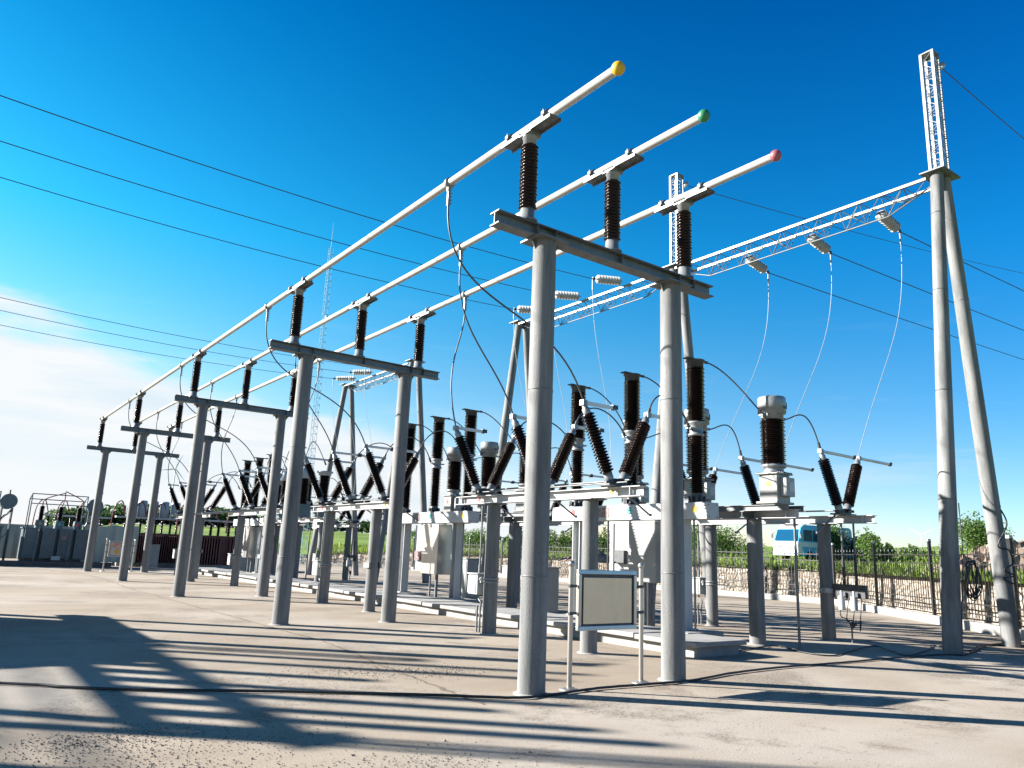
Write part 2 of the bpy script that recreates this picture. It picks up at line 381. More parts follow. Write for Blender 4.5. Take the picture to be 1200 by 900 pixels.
def post_insulator(parent, x):
    m = MB(); m.lathe(sheds(.98, .1, .13, 19, .95), (0, 0, 0), (0, 0, 1), 26)
    o = m.build('insulator', 'porcelain', parent, (x, 0, 6.375))
    m = MB(); m.lathe([(.15, -.187), (.15, -.165), (.105, -.14), (.098, 0.002), (.07, .004)], (0, 0, 0), (0, 0, 1), 20); m.build('base_flange', 'silver', o)
    m = MB(); m.lathe([(.07, .975), (.096, .98), (.096, 1.09), (.11, 1.095), (.11, 1.115)], (0, 0, 0), (0, 0, 1), 20)
    m.box((0, 0, 1.127), (.24, .22, .02)); m.build('top_cap', 'silver', o)
    m = MB()      # tube saddle: raised channel along the tube with two clamps
    m.box((0, 0, 1.14), (.2, .26, .012))
    for sd in (-1, 1):
        m.box((0, sd*.13, 1.165), (.2, .012, .06)); m.box((0, sd*.345, 1.192), (.21, .44, .012))
        m.box((.1, sd*.345, 1.172), (.01, .44, .05)); m.box((-.1, sd*.345, 1.172), (.01, .44, .05))
        yc = sd*.42
        m.lathe([(.066, -.03), (.088, -.03), (.088, .03), (.066, .03)], (0, yc, TZ-6.375), (0, 1, 0), 18)
        for s2 in (-1, 1):
            m.box((s2*.095, yc, TZ-6.375), (.05, .055, .05)); m.cyl((s2*.1, yc, 1.19), (s2*.1, yc, TZ-6.375+.06), .012, None, 6)
        m.box((0, yc, 1.206), (.14, .06, .02))
    m.build('tube_saddle', 'galv', o)
for x in BX: post_insulator(rootF, x)
dup(rootF, (0, FY[1], 0), 'second concrete frame from the camera, standing between the nearest frame and the third one')
dup(rootF, (0, FY[2], 0), 'third concrete frame from the camera, middle one of the five under the busbars')
dup(rootF, (0, FY[3], 0), 'fourth concrete frame from the camera, last but one under the busbars')
dup(rootF, (0, FY[4], 0), 'farthest and smallest of the concrete frames, beside the blue grey transformers')

# ------------------------------------------------------------------ busbars
D1X, PH = 3.47, (2.1, 4.2, 6.33); BAY = (0, 8.772, 17.543, 26.6)
def busbar(j, lab, matball):
    x = BX[j]; r = thing('busbar', lab, 'busbar', (x, -1.78, TZ), 0, 'white tube busbars')
    m = MB(); m.cyl((0, .02, 0), (0, 38.05, 0), .062, None, 24); m.build('tube', 'alu', r)
    m = MB(); m.ball((0, 0, 0), .088, 14); m.build('end_ball', matball, r)
    m = MB(); m.ball((0, 38.08, 0), .07, 10); m.build('far_end_cap', 'alu', r)
    for bi, b in enumerate(BAY):
        yd = b+(2.18, 4.33, 6.68)[j]+1.78; yt = b+PH[j]+1.78
        m = MB(); m.lathe([(.064, -.035), (.09, -.035), (.09, .035), (.064, .035)], (0, yd, 0), (0, 1, 0), 16)
        m.box((0, yd, -.1), (.07, .04, .1)); m.box((0, yd, -.27), (.045, .035, .26))
        for q in range(4): m.box((.02, yd, -.18-.06*q), (.06, .055, .015))
        m.build('drop_clamp', 'silver', r)
        e = (D1X-.82-x, yt, 4.38-TZ)
        s0 = (0, yd, -.38)
        if j == 0: P = bez(s0, (0, yd, -2.3), (e[0]-.75, yt, e[2]+1.75), e, 26)
        elif j == 1: P = bez(s0, (-.1, yd, -1.8), (e[0]-.45, yt, e[2]+1.1), e, 22)
        else: P = bez(s0, (0.05, yd, -1.2), (e[0]-.42, yt+.1, e[2]+1.5), e, 22)
        m = MB(); m.tube(P, .0165, 7); m.build('drop_lead', 'cable', r)
busbar(0, 'white tube busbar ending in a yellow ball, leftmost and highest in view', 'yellow')
busbar(1, 'white tube busbar ending in a green ball, between the other two', 'green')
busbar(2, 'white tube busbar ending in a faded red ball, on the right', 'pink')

# ------------------------------------------------------------------ disconnectors
def stand(name, lab, x, y0, h, y_posts, y_ends, beam_z, group, side=1, dots=True, prad=.155, cat='steel beam stand', motor='box'):
    r = thing(name, lab, cat, (x, y0, 0), 0, group)
    for k, yp in enumerate(y_posts):
        m = make_post(beam_z-.11, prad, prad-.006, (1.3,)); m.build('post', ['post', 'galv', 'slab'], r, (0, yp, 0))
        m = MB(); m.box((0, yp, beam_z-.1), (.4, .46, .018)); m.build('cap_plate', 'galv', r)
    m = MB(); m.ibeam((0, y_ends[0], beam_z), (0, y_ends[1], beam_z), .18, .2, .014)
    for yy in (y_ends[0]+.25, y_ends[1]-.25): m.box((-.055, yy, beam_z), (.08, .012, .15)); m.box((.055, yy, beam_z), (.08, .012, .15))
    m.build('beam', 'whitesteel', r)
    return r
def phase_dot(r, x, y, z, mat, rr=.055):
    m = MB(); m.cyl((x, y, z), (x-.006, y, z), rr, None, 18); m.build('phase_dot', mat, r)
def motor_box(r, y, beam_z, sgn=1, rad=.155):
    yb = y+sgn*.44
    m = MB(); m.box((0, yb, 1.0), (.34, .36, .42)); m.box((0, yb, 1.225), (.4, .42, .03))
    b = m.build('motor_box', 'grey_box', r, None, .012)
    m = MB(); m.box((-.175, yb+.03, 1.0), (.012, .3, .36)); m.build('door', 'whitesteel', b)
    m = MB(); m.box((-.05, y+sgn*.24, 1.1), (.16, .1, .12)); m.box((-.135, y+sgn*.24, 1.12), (.02, .05, .05))
    for z in (1.07, 1.14): m.lathe([(rad, -.02), (rad+.015, -.02), (rad+.015, .02), (rad, .02)], (0, y, z), (0, 0, 1), 24)
    m.build('bracket', 'silver', r)
    m = MB(); m.cyl((0, yb, 1.24), (0, yb, beam_z-.02), .022, None, 10); m.cyl((0, yb, 1.24), (0, yb, 1.42), .035, None, 10); m.build('operating_rod', 'galv', r)
    m = MB()
    for dy in (-.05, .06): m.cyl((0.02, yb+dy, 0), (.02, yb+dy, .55), .022, None, 8)
    m.tube(smooth_path([(.02, yb-.05, .5), (0, yb-.1, .62), (0, yb, .7), (0, yb, .8)]), .02, 6); m.build('cable_conduit', 'galv', r)
def disconnector(x, y, z, lab, group, closed=True, style=1):
    r = thing('disconnector', lab, 'disconnector', (x, y, z), 0, group)
    m = MB(); m.box((0, 0, .03), (.62, .3, .035))
    for sd in (-1, 1): m.lathe([(.09, 0), (.1, .06), (.07, .1), (.07, .14)], (sd*.15, 0, .05), (sd*.42, 0, 1), 14)
    m.box((0, 0, .1), (.22, .16, .1)); m.cyl((0, -.2, .13), (0, .2, .13), .02, None, 8)
    for q in range(8): m.box((-.28+q*.08, random.uniform(-.12, .12), .05+random.uniform(0, .08)), (.05, .05, .06))
    m.build('gear_base', 'dark_metal', r)
    tops = []
    for sd in (-1, 1):
        ax = Vector((sd*.50, 0, 1)).normalized(); o = Vector((sd*.17, 0, .14))
        m = MB(); m.lathe([(.085, 0), (.085, .13), (.06, .135)], o, ax, 18); fl = m.build('foot_flange', 'silver', r)
        m = MB(); m.lathe(sheds(1.12, .085, .134, 20, .97), o+ax*.13, ax, 22); m.build('insulator', 'porcelain', r)
        t = o+ax*1.25
        m = MB(); m.lathe([(.07, 0), (.072, .09), (.05, .1), (.05, .2), (.02, .21)], t, ax, 16); m.box(t+ax*.2, (.1, .1, .1)); m.build('terminal_head', 'silver', r)
        tops.append(t+ax*.2)
    a, b = tops
    if closed:
        mid = (a+b)/2; e1 = mid-Vector((.06, 0, 0))
        m = MB(); m.cyl(a, mid, .032, None, 12); m.build('blade', 'blade', r)
        m = MB(); m.cyl(mid+Vector((.04, 0, 0)), b, .032, None, 12); m.build('blade', 'blade', r)
        m = MB(); m.box(mid, (.13, .1, .1)); m.build('contact', 'dark_metal', r)
    elif style == 1:
        for t in (a, b):
            e = t+Vector((.72, .02, .02)); m = MB(); m.box((t+e)/2, (.72, .06, .06)); o = m.build('blade', 'blade', r)
            m = MB(); m.box(e, (.03, .1, .1)); m.box(e+Vector((.05, .05, 0)), (.1, .014, .08)); m.box(e+Vector((.05, -.05, 0)), (.1, .014, .08)); m.build('contact', 'dark_metal', o)
    else:
        for t, ln in ((a, 1.35), (b, 1.42)):
            e = t+Vector((ln, 0, -.01)); m = MB(); m.cyl(t, e, .036, None, 12); o = m.build('blade', 'blade', r)
            m = MB(); m.cyl(e, e+Vector((.1, 0, 0)), .045, None, 10); m.ball(e+Vector((.12, 0, .03)), .04, 6); m.build('contact', 'dark_metal', o)
    sd = 1 if style == 1 else -1
    m = MB(); m.cyl((sd*.15, .1, .02), (sd*.95, .1, -.42), .02, None, 8); m.box((sd*.97, .1, -.43), (.08, .05, .05)); m.build('earthing_blade', 'galv', r)
    return r, tops
def lead(r, P, name='jumper_lead', mat='cable', rad=.0165, base=(0, 0, 0)):
    m = MB(); m.tube([Vector(p)-Vector(base) for p in P], rad, 7)
    q = [Vector(p)-Vector(base) for p in P]
    m.tube([q[0], q[1]], rad*2.0, 8); m.tube([q[-2], q[-1]], rad*2.0, 8)
    return m.build(name, mat, r)
BN = ('nearest bay', 'second bay', 'third bay', 'far bay'); PN = ('yellow', 'teal', 'red'); PM = ('yellow', 'teal', 'red')
HEADZ = 2.92
for bi, b in enumerate(BAY):
    yp = (2.77, 5.9) if bi else (2.77, 5.89)
    labs = ('front disconnector stand behind the tan sign board, nearest of the row', 'front disconnector stand second from the camera, seen left of the second frame post',
            'front disconnector stand third from the camera, with pale rods between the third frame posts', 'farthest front disconnector stand, small, in front of the maroon reactors')
    r = stand('disconnector_stand', labs[bi], D1X, b, 2.66, yp, (1.42, 7.32), 2.83, 'disconnector stands under the busbars')
    for k in range(3): phase_dot(r, -.1012, PH[k], 2.83, PM[k])
    motor_box(r, yp[1], 2.83)
    m = MB(); m.cyl((.16, 1.9, 3.06), (.16, 6.6, 3.06), .018, None, 8); m.cyl((-.12, 1.7, 2.99), (-.12, 6.9, 2.99), .014, None, 8); m.build('linkage_rod', 'galv', r)
    if bi != 0:
        m = MB(); m.box((-.17, yp[0], 1.22), (.05, .34, .14)); m.box((.17, yp[0], 1.22), (.05, .34, .14)); m.build('clamp_band', 'silver', r)
    for k in range(3):
        where = ('nearest the camera', 'in the middle', 'at the far end')[k]
        lab = '%s insulator V-disconnector %s on the %s front stand, above its %s dot' % ('open' if bi == 0 else 'closed', where, ('nearest', 'second', 'third', 'farthest')[bi], PN[k])
        d, tops = disconnector(D1X, b+PH[k], HEADZ, lab, 'V-shaped disconnectors under the busbars', closed=bi > 0, style=1)
        base = (D1X, b+PH[k], HEADZ)
        if bi == 2:
            m = MB(); m.cyl((-.1, -.12, .0), (-2.5, -.12, -.32), .03, None, 8); m.box((-2.5, -.12, -.32), (.12, .06, .06)); m.build('earthing_blade', 'silver', d)
        if bi != 2:
            T = Vector(base)+tops[1]+Vector((.02, 0, .03)); yk = b+(2.7, 4.6, 6.5)[k]
            lead(d, bez(T, T+Vector((.25, .05, .7)), (5.6, yk-.2, 5.0 if bi == 0 else 5.6), (6.18, yk, 4.42), 20), base=base)
        else:
            T = Vector(base)+tops[1]+Vector((.02, 0, .03)); yv = (22.2, 24.4, 26.6)[k]
            lead(d, bez(T, T+Vector((.25, .0, 1.3)), (5.2, yv-1, 6.2), (6.3, yv, 4.98), 20), base=base)

# ------------------------------------------------------------------ circuit breakers
BRX = 6.4; BRY = (2.7, 4.6, 6.5)
def breaker(y0, lab, cabinet):
    r = thing('circuit_breaker', lab, 'circuit breaker', (BRX, y0, 0), 0, 'live tank circuit breakers')
    m = MB(); m.box((0, 4.75, 2.69), (.38, 4.9, .34)); bx = m.build('pole_beam', 'whitesteel', r, None, .01)
    m = MB()
    for sx in (-.13, .13):
        for z in (2.57, 2.81): m.cyl((sx, 2.302, z), (sx, 2.292, z), .014, None, 8)
    m.build('bolt', 'dark_metal', bx)
    for k, yk in enumerate(BRY): phase_dot(r, -.192, yk+.0-.1, 2.72, PM[k], .075)
    m = MB(); m.box((-.195, 5.35, 2.70), (.012, .42, .22)); m.build('nameplate', 'plate', r)
    for yl in (3.1, 6.35):
        m = MB(); m.ibeam((0, yl, .3), (0, yl, 2.52), .26, .26, .02, 0, (0, 1, 0)); m.box((0, yl, .31), (.42, .42, .03)); m.build('leg', 'whitesteel', r)
    for yk in BRY:
        m = MB(); m.lathe([(.19, 2.86), (.19, 2.885), (.16, 2.89), (.12, 3.04), (.12, 3.06)], (0, yk, 0), (0, 0, 1), 22)
        for q in range(10):
            t = q*math.pi/5; m.box((.165*math.cos(t), yk+.165*math.sin(t), 2.94), (.03, .03, .12))
        m.build('base_flange', 'dark_metal', r)
        m = MB(); m.lathe(sheds(1.2, .108, .165, 26, .92), (0, yk, 3.06), (0, 0, 1), 24); m.build('insulator', 'porcelain', r)
        m = MB(); m.lathe([(.12, 4.26), (.17, 4.27), (.17, 4.31), (.14, 4.33), (.14, 4.5), (.19, 4.53), (.19, 4.57), (.15, 4.575)], (0, yk, 0), (0, 0, 1), 22)
        m.box((0, yk, 4.42), (.5, .14, .03)); m.build('mid_flange', 'silver', r)
        m = MB(); m.lathe(sheds(1.18, .135, .2, 27, .92), (0, yk, 4.575), (0, 0, 1), 26); m.build('interrupter', 'porcelain', r)
        m = MB(); m.lathe([(.15, 5.755), (.175, 5.76), (.175, 5.89), (.21, 5.9), (.21, 5.925)], (0, yk, 0), (0, 0, 1), 22)
        m.box((0, yk, 5.94), (.62, .16, .025)); m.build('top_flange', 'dark_metal', r)
        P = bez((.3, yk, 5.95), (.85, yk-.1, 5.95), (1.1, yk-.6, 5.1), (8.1-.3-BRX, (2.0, 4.1, 6.2)[BRY.index(yk)], 4.83), 20)
        lead(r, P)
    if cabinet == 'white':
        m = MB(); m.box((-.05, 3.95, 1.84), (.62, .8, 1.3)); cb = m.build('mechanism_cabinet', 'cream_box', r, None, .03)
        m = MB(); m.box((0, 4.8, 1.8), (.3, .7, 1.36)); m.build('side_panel', 'whitesteel', r, None, .01)
        m = MB(); m.box((-.2, 4.75, 1.7), (.1, .3, .3)); m.build('gauge_box', 'dark_metal', r)
        m = MB(); m.cyl((-.25, 5.1, .0), (-.25, 5.1, 2.5), .022, None, 8); m.build('conduit', 'black', r)
    else:
        m = MB(); m.box((-.05, 4.1, 1.72), (.66, .95, 1.5)); cb = m.build('mechanism_cabinet', 'stainless', r, None, .015)
        m = MB(); m.box((-.39, 4.1, 2.42), (.012, .12, .1)); m.build('badge', 'dark_metal', cb)
        m = MB(); m.box((0, 5.0, 1.75), (.4, .7, 1.4)); sp = m.build('side_panel', 'whitesteel', r, None, .01)
        m = MB(); m.box((-.24, 5.0, 1.5), (.1, .34, .3)); m.build('gauge_box', 'plate', r)
    m = MB(); m.cyl((0, 4.2, 0.0), (0, 4.2, 1.2), .05, None, 10); m.cyl((-.08, 4.45, 0.0), (-.08, 4.45, 1.2), .03, None, 10); m.build('support_pipe', 'galv', r)
    m = MB(); m.cyl((-.05, 2.75, .0), (-.05, 2.75, 2.52), .022, None, 8); m.build('conduit', 'galv', r)
    for yl in (3.1, 6.35):
        m = MB(); m.box((.1, yl, .14), (1.1, 1.0, .3)); m.build('foundation', 'slab', r, None, .015)
    return r
breaker(BAY[0], 'nearest circuit breaker with a large white cabinet, right behind the sign', 'white')
breaker(BAY[1], 'circuit breaker with a stainless steel cabinet, second from the camera', 'steel')
breaker(BAY[3]-.2, 'farthest circuit breaker, small with a tan cabinet between the frame posts', 'steel')

# ------------------------------------------------------------------ current transformers
PH2 = (2.0, 4.2, 6.33); CTX, CTY = 8.1, (2.0, 4.1, 6.2)
def ct(y, lab, dot):
    r = thing('current_transformer', lab, 'transformer', (CTX, y, 2.9), 0, 'current transformers on the inner stands')
    m = MB(); m.box((0, 0, .05), (.62, .52, .05)); m.box((0, 0, .36), (.46, .44, .58)); m.box((0, 0, .665), (.58, .54, .03)); b = m.build('terminal_box', 'cream_box', r, None, .012)
    m = MB(); m.box((.02, -.3, .38), (.3, .16, .4)); m.build('side_box', 'grey_box', b, None, .01)
    m = MB(); m.box((.05, -.383, .38), (.16, .008, .2)); m.build('rating_plate', 'whitesteel', b)
    m = MB()
    for q in range(9):
        for sd in (-1, 1): m.box((-.24+q*.06, sd*.262, .69), (.025, .02, .03))
    m.build('bolt', 'dark_metal', b)
    phase_dot(r, -.232, .0, .45, dot, .07)
    m = MB(); m.lathe([(.24, .68), (.24, .72), (.2, .73), (.21, .8), (.26, .82), (.26, .87), (.22, .88)], (0, 0, 0), (0, 0, 1), 24)
    for q in range(12):
        t = q*math.pi/6; m.cyl((.235*math.cos(t), .235*math.sin(t), .8), (.235*math.cos(t), .235*math.sin(t), .9), .014, None, 6)
    m.build('base_flange', 'silver', r)
    m = MB(); m.lathe(sheds(.98, .21, .27, 22, .93), (0, 0, .88), (0, 0, 1), 28); m.build('insulator', 'porcelain', r)
    m = MB(); m.lathe([(.2, 1.86), (.24, 1.87), (.24, 1.98), (.3, 2.0), (.3, 2.33), (.285, 2.36), (.2, 2.37), (.05, 2.375)], (0, 0, 0), (0, 0, 1), 28); h = m.build('head', 'silver', r)
    m = MB(); m.box((.04, -.298, 2.12), (.1, .02, .06)); m.box((.2, -.22, 2.18), (.04, .04, .14), Matrix.Rotation(.7, 3, 'Z')); m.build('gauge', 'dark_metal', h)
    for sd in (-1, 1):
        m = MB(); m.box((sd*.3, 0, 1.92), (.22, .09, .03)); m.box((sd*.24, 0, 1.93), (.1, .16, .08)); m.build('terminal', 'silver', r)
    return r
for bi in (0, 1, 3):
    b = BAY[bi]
    nm = ('nearest', 'second', '', 'farthest')[bi]
    r = stand('transformer_stand', {0: 'grey double beam stand under the big silver capped transformer by the bus', 1: 'double beam stand behind the stainless cabinet breaker', 3: 'far double beam stand seen past the farthest breaker'}[bi], CTX, b, 2.6, (2.55, 5.7), (1.45, 7.2), 2.72, 'stands under the current transformers', prad=.17)
    m = MB()
    for sx in (-.26, .26): m.ibeam((sx, 1.5, 2.84), (sx, 7.15, 2.84), .12, .1, .012)
    for yy in (2.55, 5.7): m.ibeam((-.42, yy, 2.70), (.42, yy, 2.70), .14, .1, .012)
    m.build('upper_beam', 'galv', r)
    m = MB(); m.cyl((.25, 1.72, 0), (.25, 1.72, 2.78), .028, None, 10); m.build('conduit', 'galv', r)
    for k in range(3):
        c = ct(b+CTY[k], 'brown current transformer with silver cap, %s on the %s inner stand' % (('nearest the camera', 'in the middle', 'at the far end')[k], nm), PM[k])
        P = bez((CTX+.4, b+CTY[k], 4.83), (CTX+.85, b+CTY[k], 4.85), (9.6, b+PH[k], 5.55), (9.93, b+PH2[k], 4.30), 20)
        lead(c, P, base=(CTX, b+CTY[k], 2.9))
# line-side disconnectors
D2X, PH2 = 10.75, (2.0, 4.2, 6.33)
D2TOP = {}
for bi in (0, 1, 3):
    b = BAY[bi]; nm = ('nearest', 'second', '', 'farthest')[bi]
    r = stand('disconnector_stand', '%s rear disconnector stand, %s' % (nm, {0: 'its near post left of the leaning gantry legs', 1: 'between the second and third gantry columns', 3: 'between the last two gantry columns'}[bi]), D2X, b, 2.62, (2.52, 5.88), (1.25, 7.3), 2.75, 'disconnector stands under the gantry')
    m = MB(); m.cyl((-.14, 1.9, 2.95), (-.14, 6.6, 2.95), .018, None, 8); m.build('linkage_rod', 'galv', r)
    for k, (dy, mt) in enumerate(((-.42, 'dark_metal'), (-.72, 'dark_metal'))):
        m = MB(); m.cyl((.05, 2.52+dy, 1.2), (.05, 2.52+dy, 1.95), .03, None, 8, 1); m.cyl((.05, 2.52+dy, 1.95), (.05, 2.52+dy, 2.68), .024, None, 8); m.build('operating_rod', ['galv', 'black'], r)
    m = MB(); m.box((.05, 2.52-.52, 1.13), (.12, .85, .3)); mo = m.build('drive_bracket', 'dark_metal', r, None, .01)
    for dy in (-.42, -.72):
        m = MB(); m.cyl((-.1, 2.52+dy, .72), (-.1, 2.52+dy, 1.02), .075, None, 14); m.cyl((-.1, 2.52+dy, 1.02), (-.1, 2.52+dy, 1.14), .03, None, 8); m.build('spring_cylinder', 'whitesteel', mo)
    m = MB()
    for q in range(4): m.tube(smooth_path([(-.05, 2.1-.15*q, 1.0), (-.1, 2.15-.15*q, .6-.1*q), (-.05, 2.0-.1*q, .5), (0, 1.95, .3)]), .012, 6)
    m.build('control_wire', 'black', mo)
    m = MB(); m.cyl((0, 1.95, 0), (0, 1.95, .45), .02, None, 8); m.build('conduit', 'galv', r)
    m = MB(); m.lathe([(.155, -.06), (.172, -.06), (.172, -.02), (.16, 0), (.172, .02), (.172, .06), (.155, .06)], (0, 2.52, 1.12), (0, 0, 1), 24); m.build('clamp_band', 'silver', r)
    motor_box(r, 5.88, 2.75)
    for k in range(3):
        d, tops = disconnector(D2X, b+PH2[k], 2.84, 'V-disconnector with long white blades, %s on the %s rear stand' % (('nearest the camera', 'in the middle', 'at the far end')[k], nm) if bi == 0 else 'closed V-disconnector %s on the %s rear stand' % (('nearest the camera', 'in the middle', 'at the far end')[k], nm), 'V-shaped disconnectors under the gantry', closed=bi > 0, style=2)
        D2TOP[(bi, k)] = Vector((D2X, b+PH2[k], 2.84))+tops[1]

# ------------------------------------------------------------------ voltage transformers, third bay
r = stand('transformer_stand', 'white beam stand in the third bay under the blue capped transformers', 6.3, 0, 2.6, (21.9, 26.3), (20.9, 27.6), 2.72, 'stands under the voltage transformers', prad=.165)
m = MB()
for yy in (22.5, 25.0): m.box((-.11, yy, 2.5), (.02, .4, .3))
m.build('label_plate', 'whitesteel', r)
for k, yv in enumerate((22.2, 24.4, 26.6)):
    r = thing('voltage_transformer', 'dark voltage transformer with %s on the third bay beam, %s' % (('flat grey top plate', 'pale blue cap', 'pale blue cap')[k], ('nearest the camera', 'in the middle', 'at the far end')[k]), 'transformer', (6.3, yv, 2.82), 0, 'voltage transformers in the third bay')
    m = MB(); m.box((0, 0, .3), (.55, .55, .58)); m.box((-.29, 0, .32), (.05, .3, .36)); m.build('tank', 'tx', r, None, .01)
    m = MB(); m.lathe(sheds(1.1, .17, .24, 20, .92), (0, 0, .6), (0, 0, 1), 24); m.build('insulator', 'porcelain', r)
    m = MB()
    if k == 0: m.lathe([(.2, 1.7), (.26, 1.72), (.26, 1.8), (.33, 1.82), (.33, 1.88), (.1, 1.9)], (0, 0, 0), (0, 0, 1), 22)
    else: m.lathe([(.2, 1.7), (.27, 1.72), (.27, 2.1), (.23, 2.14), (.03, 2.15)], (0, 0, 0), (0, 0, 1), 22)
    m.build('cap', 'tx_light', r)

# ------------------------------------------------------------------ gantry
GX, GZ = 12.85, 11.5; GY = (.08, 8.8, 17.65, 27.1, 35.5)
def lattice_box(m, c0, c1, w0, w1, bays, rc=.03, rl=.014):
    c0 = Vector(c0); c1 = Vector(c1)
    def cor(t):
        c = c0.lerp(c1, t); w = (w0+(w1-w0)*t)/2; return [c+Vector((sx*w, sy*w, 0)) for sx, sy in ((-1, -1), (1, -1), (1, 1), (-1, 1))]
    A, B = cor(0), cor(1)
    for p, q in zip(A, B): m.box((p+q)/2, (rc*2.2, rc*2.2, (q-p).length))
    for i in range(bays):
        a = cor(i/bays); b = cor((i+1)/bays)
        for k in range(4):
            l = (k+1) % 4
            m.cyl(a[k], b[l] if (i+k) % 2 else b[k], rl, None, 5) if (i+k) % 2 else m.cyl(a[l], b[k], rl, None, 5)
            m.cyl(b[k], b[l], rl, None, 5)
def gantry_column(x, y, lab, spire, group='leaning concrete gantry columns'):
    r = thing('gantry_column', lab, 'gantry column', (x, y, 0), 0, group)
    for sd, xb in ((-1, -1.5), (1, 1.5)):
        m = MB(); m.cyl((xb, 0, -.1), (sd*.19, 0, GZ-.02), .195, .15, 32)
        for z in (.28, .5, .72, .9):
            t = z; p = Vector((xb, 0, 0)).lerp(Vector((sd*.19, 0, GZ)), t); rr = .195+(.15-.195)*t
            m.lathe([(rr, -.012), (rr+.007, -.01), (rr+.007, .01), (rr, .012)], p, (sd*.19-xb, 0, GZ), 24, 1)
        m.build('leg', ['post', 'galv'], r)
    m = MB(); m.box((0, 0, GZ), (.95, .6, .03)); m.box((0, 0, GZ-.12), (.5, .02, .2)); m.build('cap_plate', 'galv', r)
    if spire:
        m = MB(); lattice_box(m, (0, 0, GZ+.02), (0, 0, 15.0), .31, .28, 13, .032, .009); m.box((0, 0, 15.0), (.36, .36, .03)); m.build('lattice_spire', 'silver', r)
        m = MB(); m.cyl((.2, -.1, 14.8), (.42, -.12, 14.72), .03, None, 8); m.lathe([(.02, 0), (.14, .03), (.14, .06), (.03, .1)], (.3, -.1, 14.76), (1, 0, -.3), 14); m.build('wire_insulator', 'glass_disc', r)
    return r
GL = ('tall concrete gantry column at the right edge, with a full lattice spire on top', 'gantry column just behind the right post of the nearest frame, lattice spire showing above the busbar',
      'gantry column without spire, rising left of the nearest frame post', 'slim gantry column behind the second frame, second from the far end', 'farthest gantry column, legs leaning together behind the second frame')
cols = [gantry_column(GX, y, GL[i], i < 2) for i, y in enumerate(GY)]
m = MB(); m.cyl((1.66, -.06, .2), (.42, -.06, GZ-1.0), .014, None, 6); m.cyl((-1.28, -.05, .3), (-.6, -.05, 6.5), .012, None, 6); m.build('earth_strap', 'pale_wire', cols[0])
m = MB(); m.tube(smooth_path([(1.3, -.1, 3.2), (1.15, -.28, 2.8), (1.0, -.1, 2.3), (1.2, -.25, 2.2), (1.4, -.22, 1.9), (1.1, -.15, 1.75), (1.4, -.24, 1.62), (1.1, -.1, 1.55), (1.35, -.26, 1.42)]), .018, 6); m.build('wrapped_cable', 'black', cols[0])
def gantry_beam(x, y0, y1, lab, rl=.012, ch=.07):
    ym = (y0+y1)/2; r = thing('gantry_beam', lab, 'lattice beam', (x, ym, GZ), 0, 'lattice beams between gantry columns')
    h = (y1-y0)/2-.2; n = 14; dz = -.12; m = MB()
    tops = [[Vector((sx*.33, -h+2*h*i/n, dz)) for i in range(n+1)] for sx in (-1, 1)]
    bot = [Vector((0, -h+2*h*i/n, dz-(.52 if 2 <= i <= n-2 else (.3 if i in (1, n-1) else .06)))) for i in range(n+1)]
    for t in tops: m.box((t[0]+t[-1])/2, (ch, 2*h, ch))
    m.build('top_chord', 'silver', r)
    m = MB(); m.tube(bot, ch*.28, 6); m.build('bottom_chord', 'galv', r)
    m = MB()
    for i in range(n):
        for t in tops:
            m.cyl(t[i], bot[i+1] if i % 2 else bot[i], rl, None, 5); m.cyl(t[i+1], bot[i] if i % 2 else bot[i+1], rl, None, 5)
        m.cyl(tops[0][i], tops[1][i+1], rl, None, 5); m.cyl(tops[0][i], tops[1][i], rl, None, 5)
    m.build('lacing', 'galv', r)
    return r
gantry_beam(GX, GY[0], GY[1], 'white lattice beam between the two spired gantry columns on the right')
gantry_beam(GX, GY[1], GY[2], 'white lattice beam passing behind the nearest frame, left of the spired column')
gantry_beam(GX, GY[3], GY[4], 'small distant lattice beam between the two farthest gantry columns')
def string(p0, p1, lab, group, drop=None, dropr=.0085):
    p0 = Vector(p0); p1 = Vector(p1); r = thing('insulator_string', lab, 'insulator string', p0, 0, group); d = p1-p0; L = d.length; ax = d.normalized()
    m = MB(); nd = 8; prof = [(.02, .12)]
    for i in range(nd):
        z = .15+(L-.42)*i/nd; q = (L-.42)/nd; prof += [(.03, z), (.05, z+.08*q), (.16, z+.40*q), (.16, z+.46*q), (.04, z+.55*q)]
    prof.append((.02, L-.25)); m.lathe(prof, (0, 0, 0), ax, 18); m.build('disc_chain', 'glass_disc', r)
    m = MB(); m.cyl((0, 0, 0), ax*.13, .02, None, 8); m.cyl(ax*(L-.26), ax*L, .022, None, 8); m.box(ax*(L-.1), (.1, .05, .1)); m.build('end_fitting', 'dark_metal', r)
    if drop:
        m = MB(); m.tube([Vector(p)-p0 for p in drop], dropr, 6)
        q0, q1 = Vector(drop[0])-p0, Vector(drop[1])-p0; m.tube([q0, q1], .024, 6); m.build('drop_lead', 'pale_wire', r)
    return r
PW = ('nearest the right-hand column', 'in the middle', 'nearest the frame')
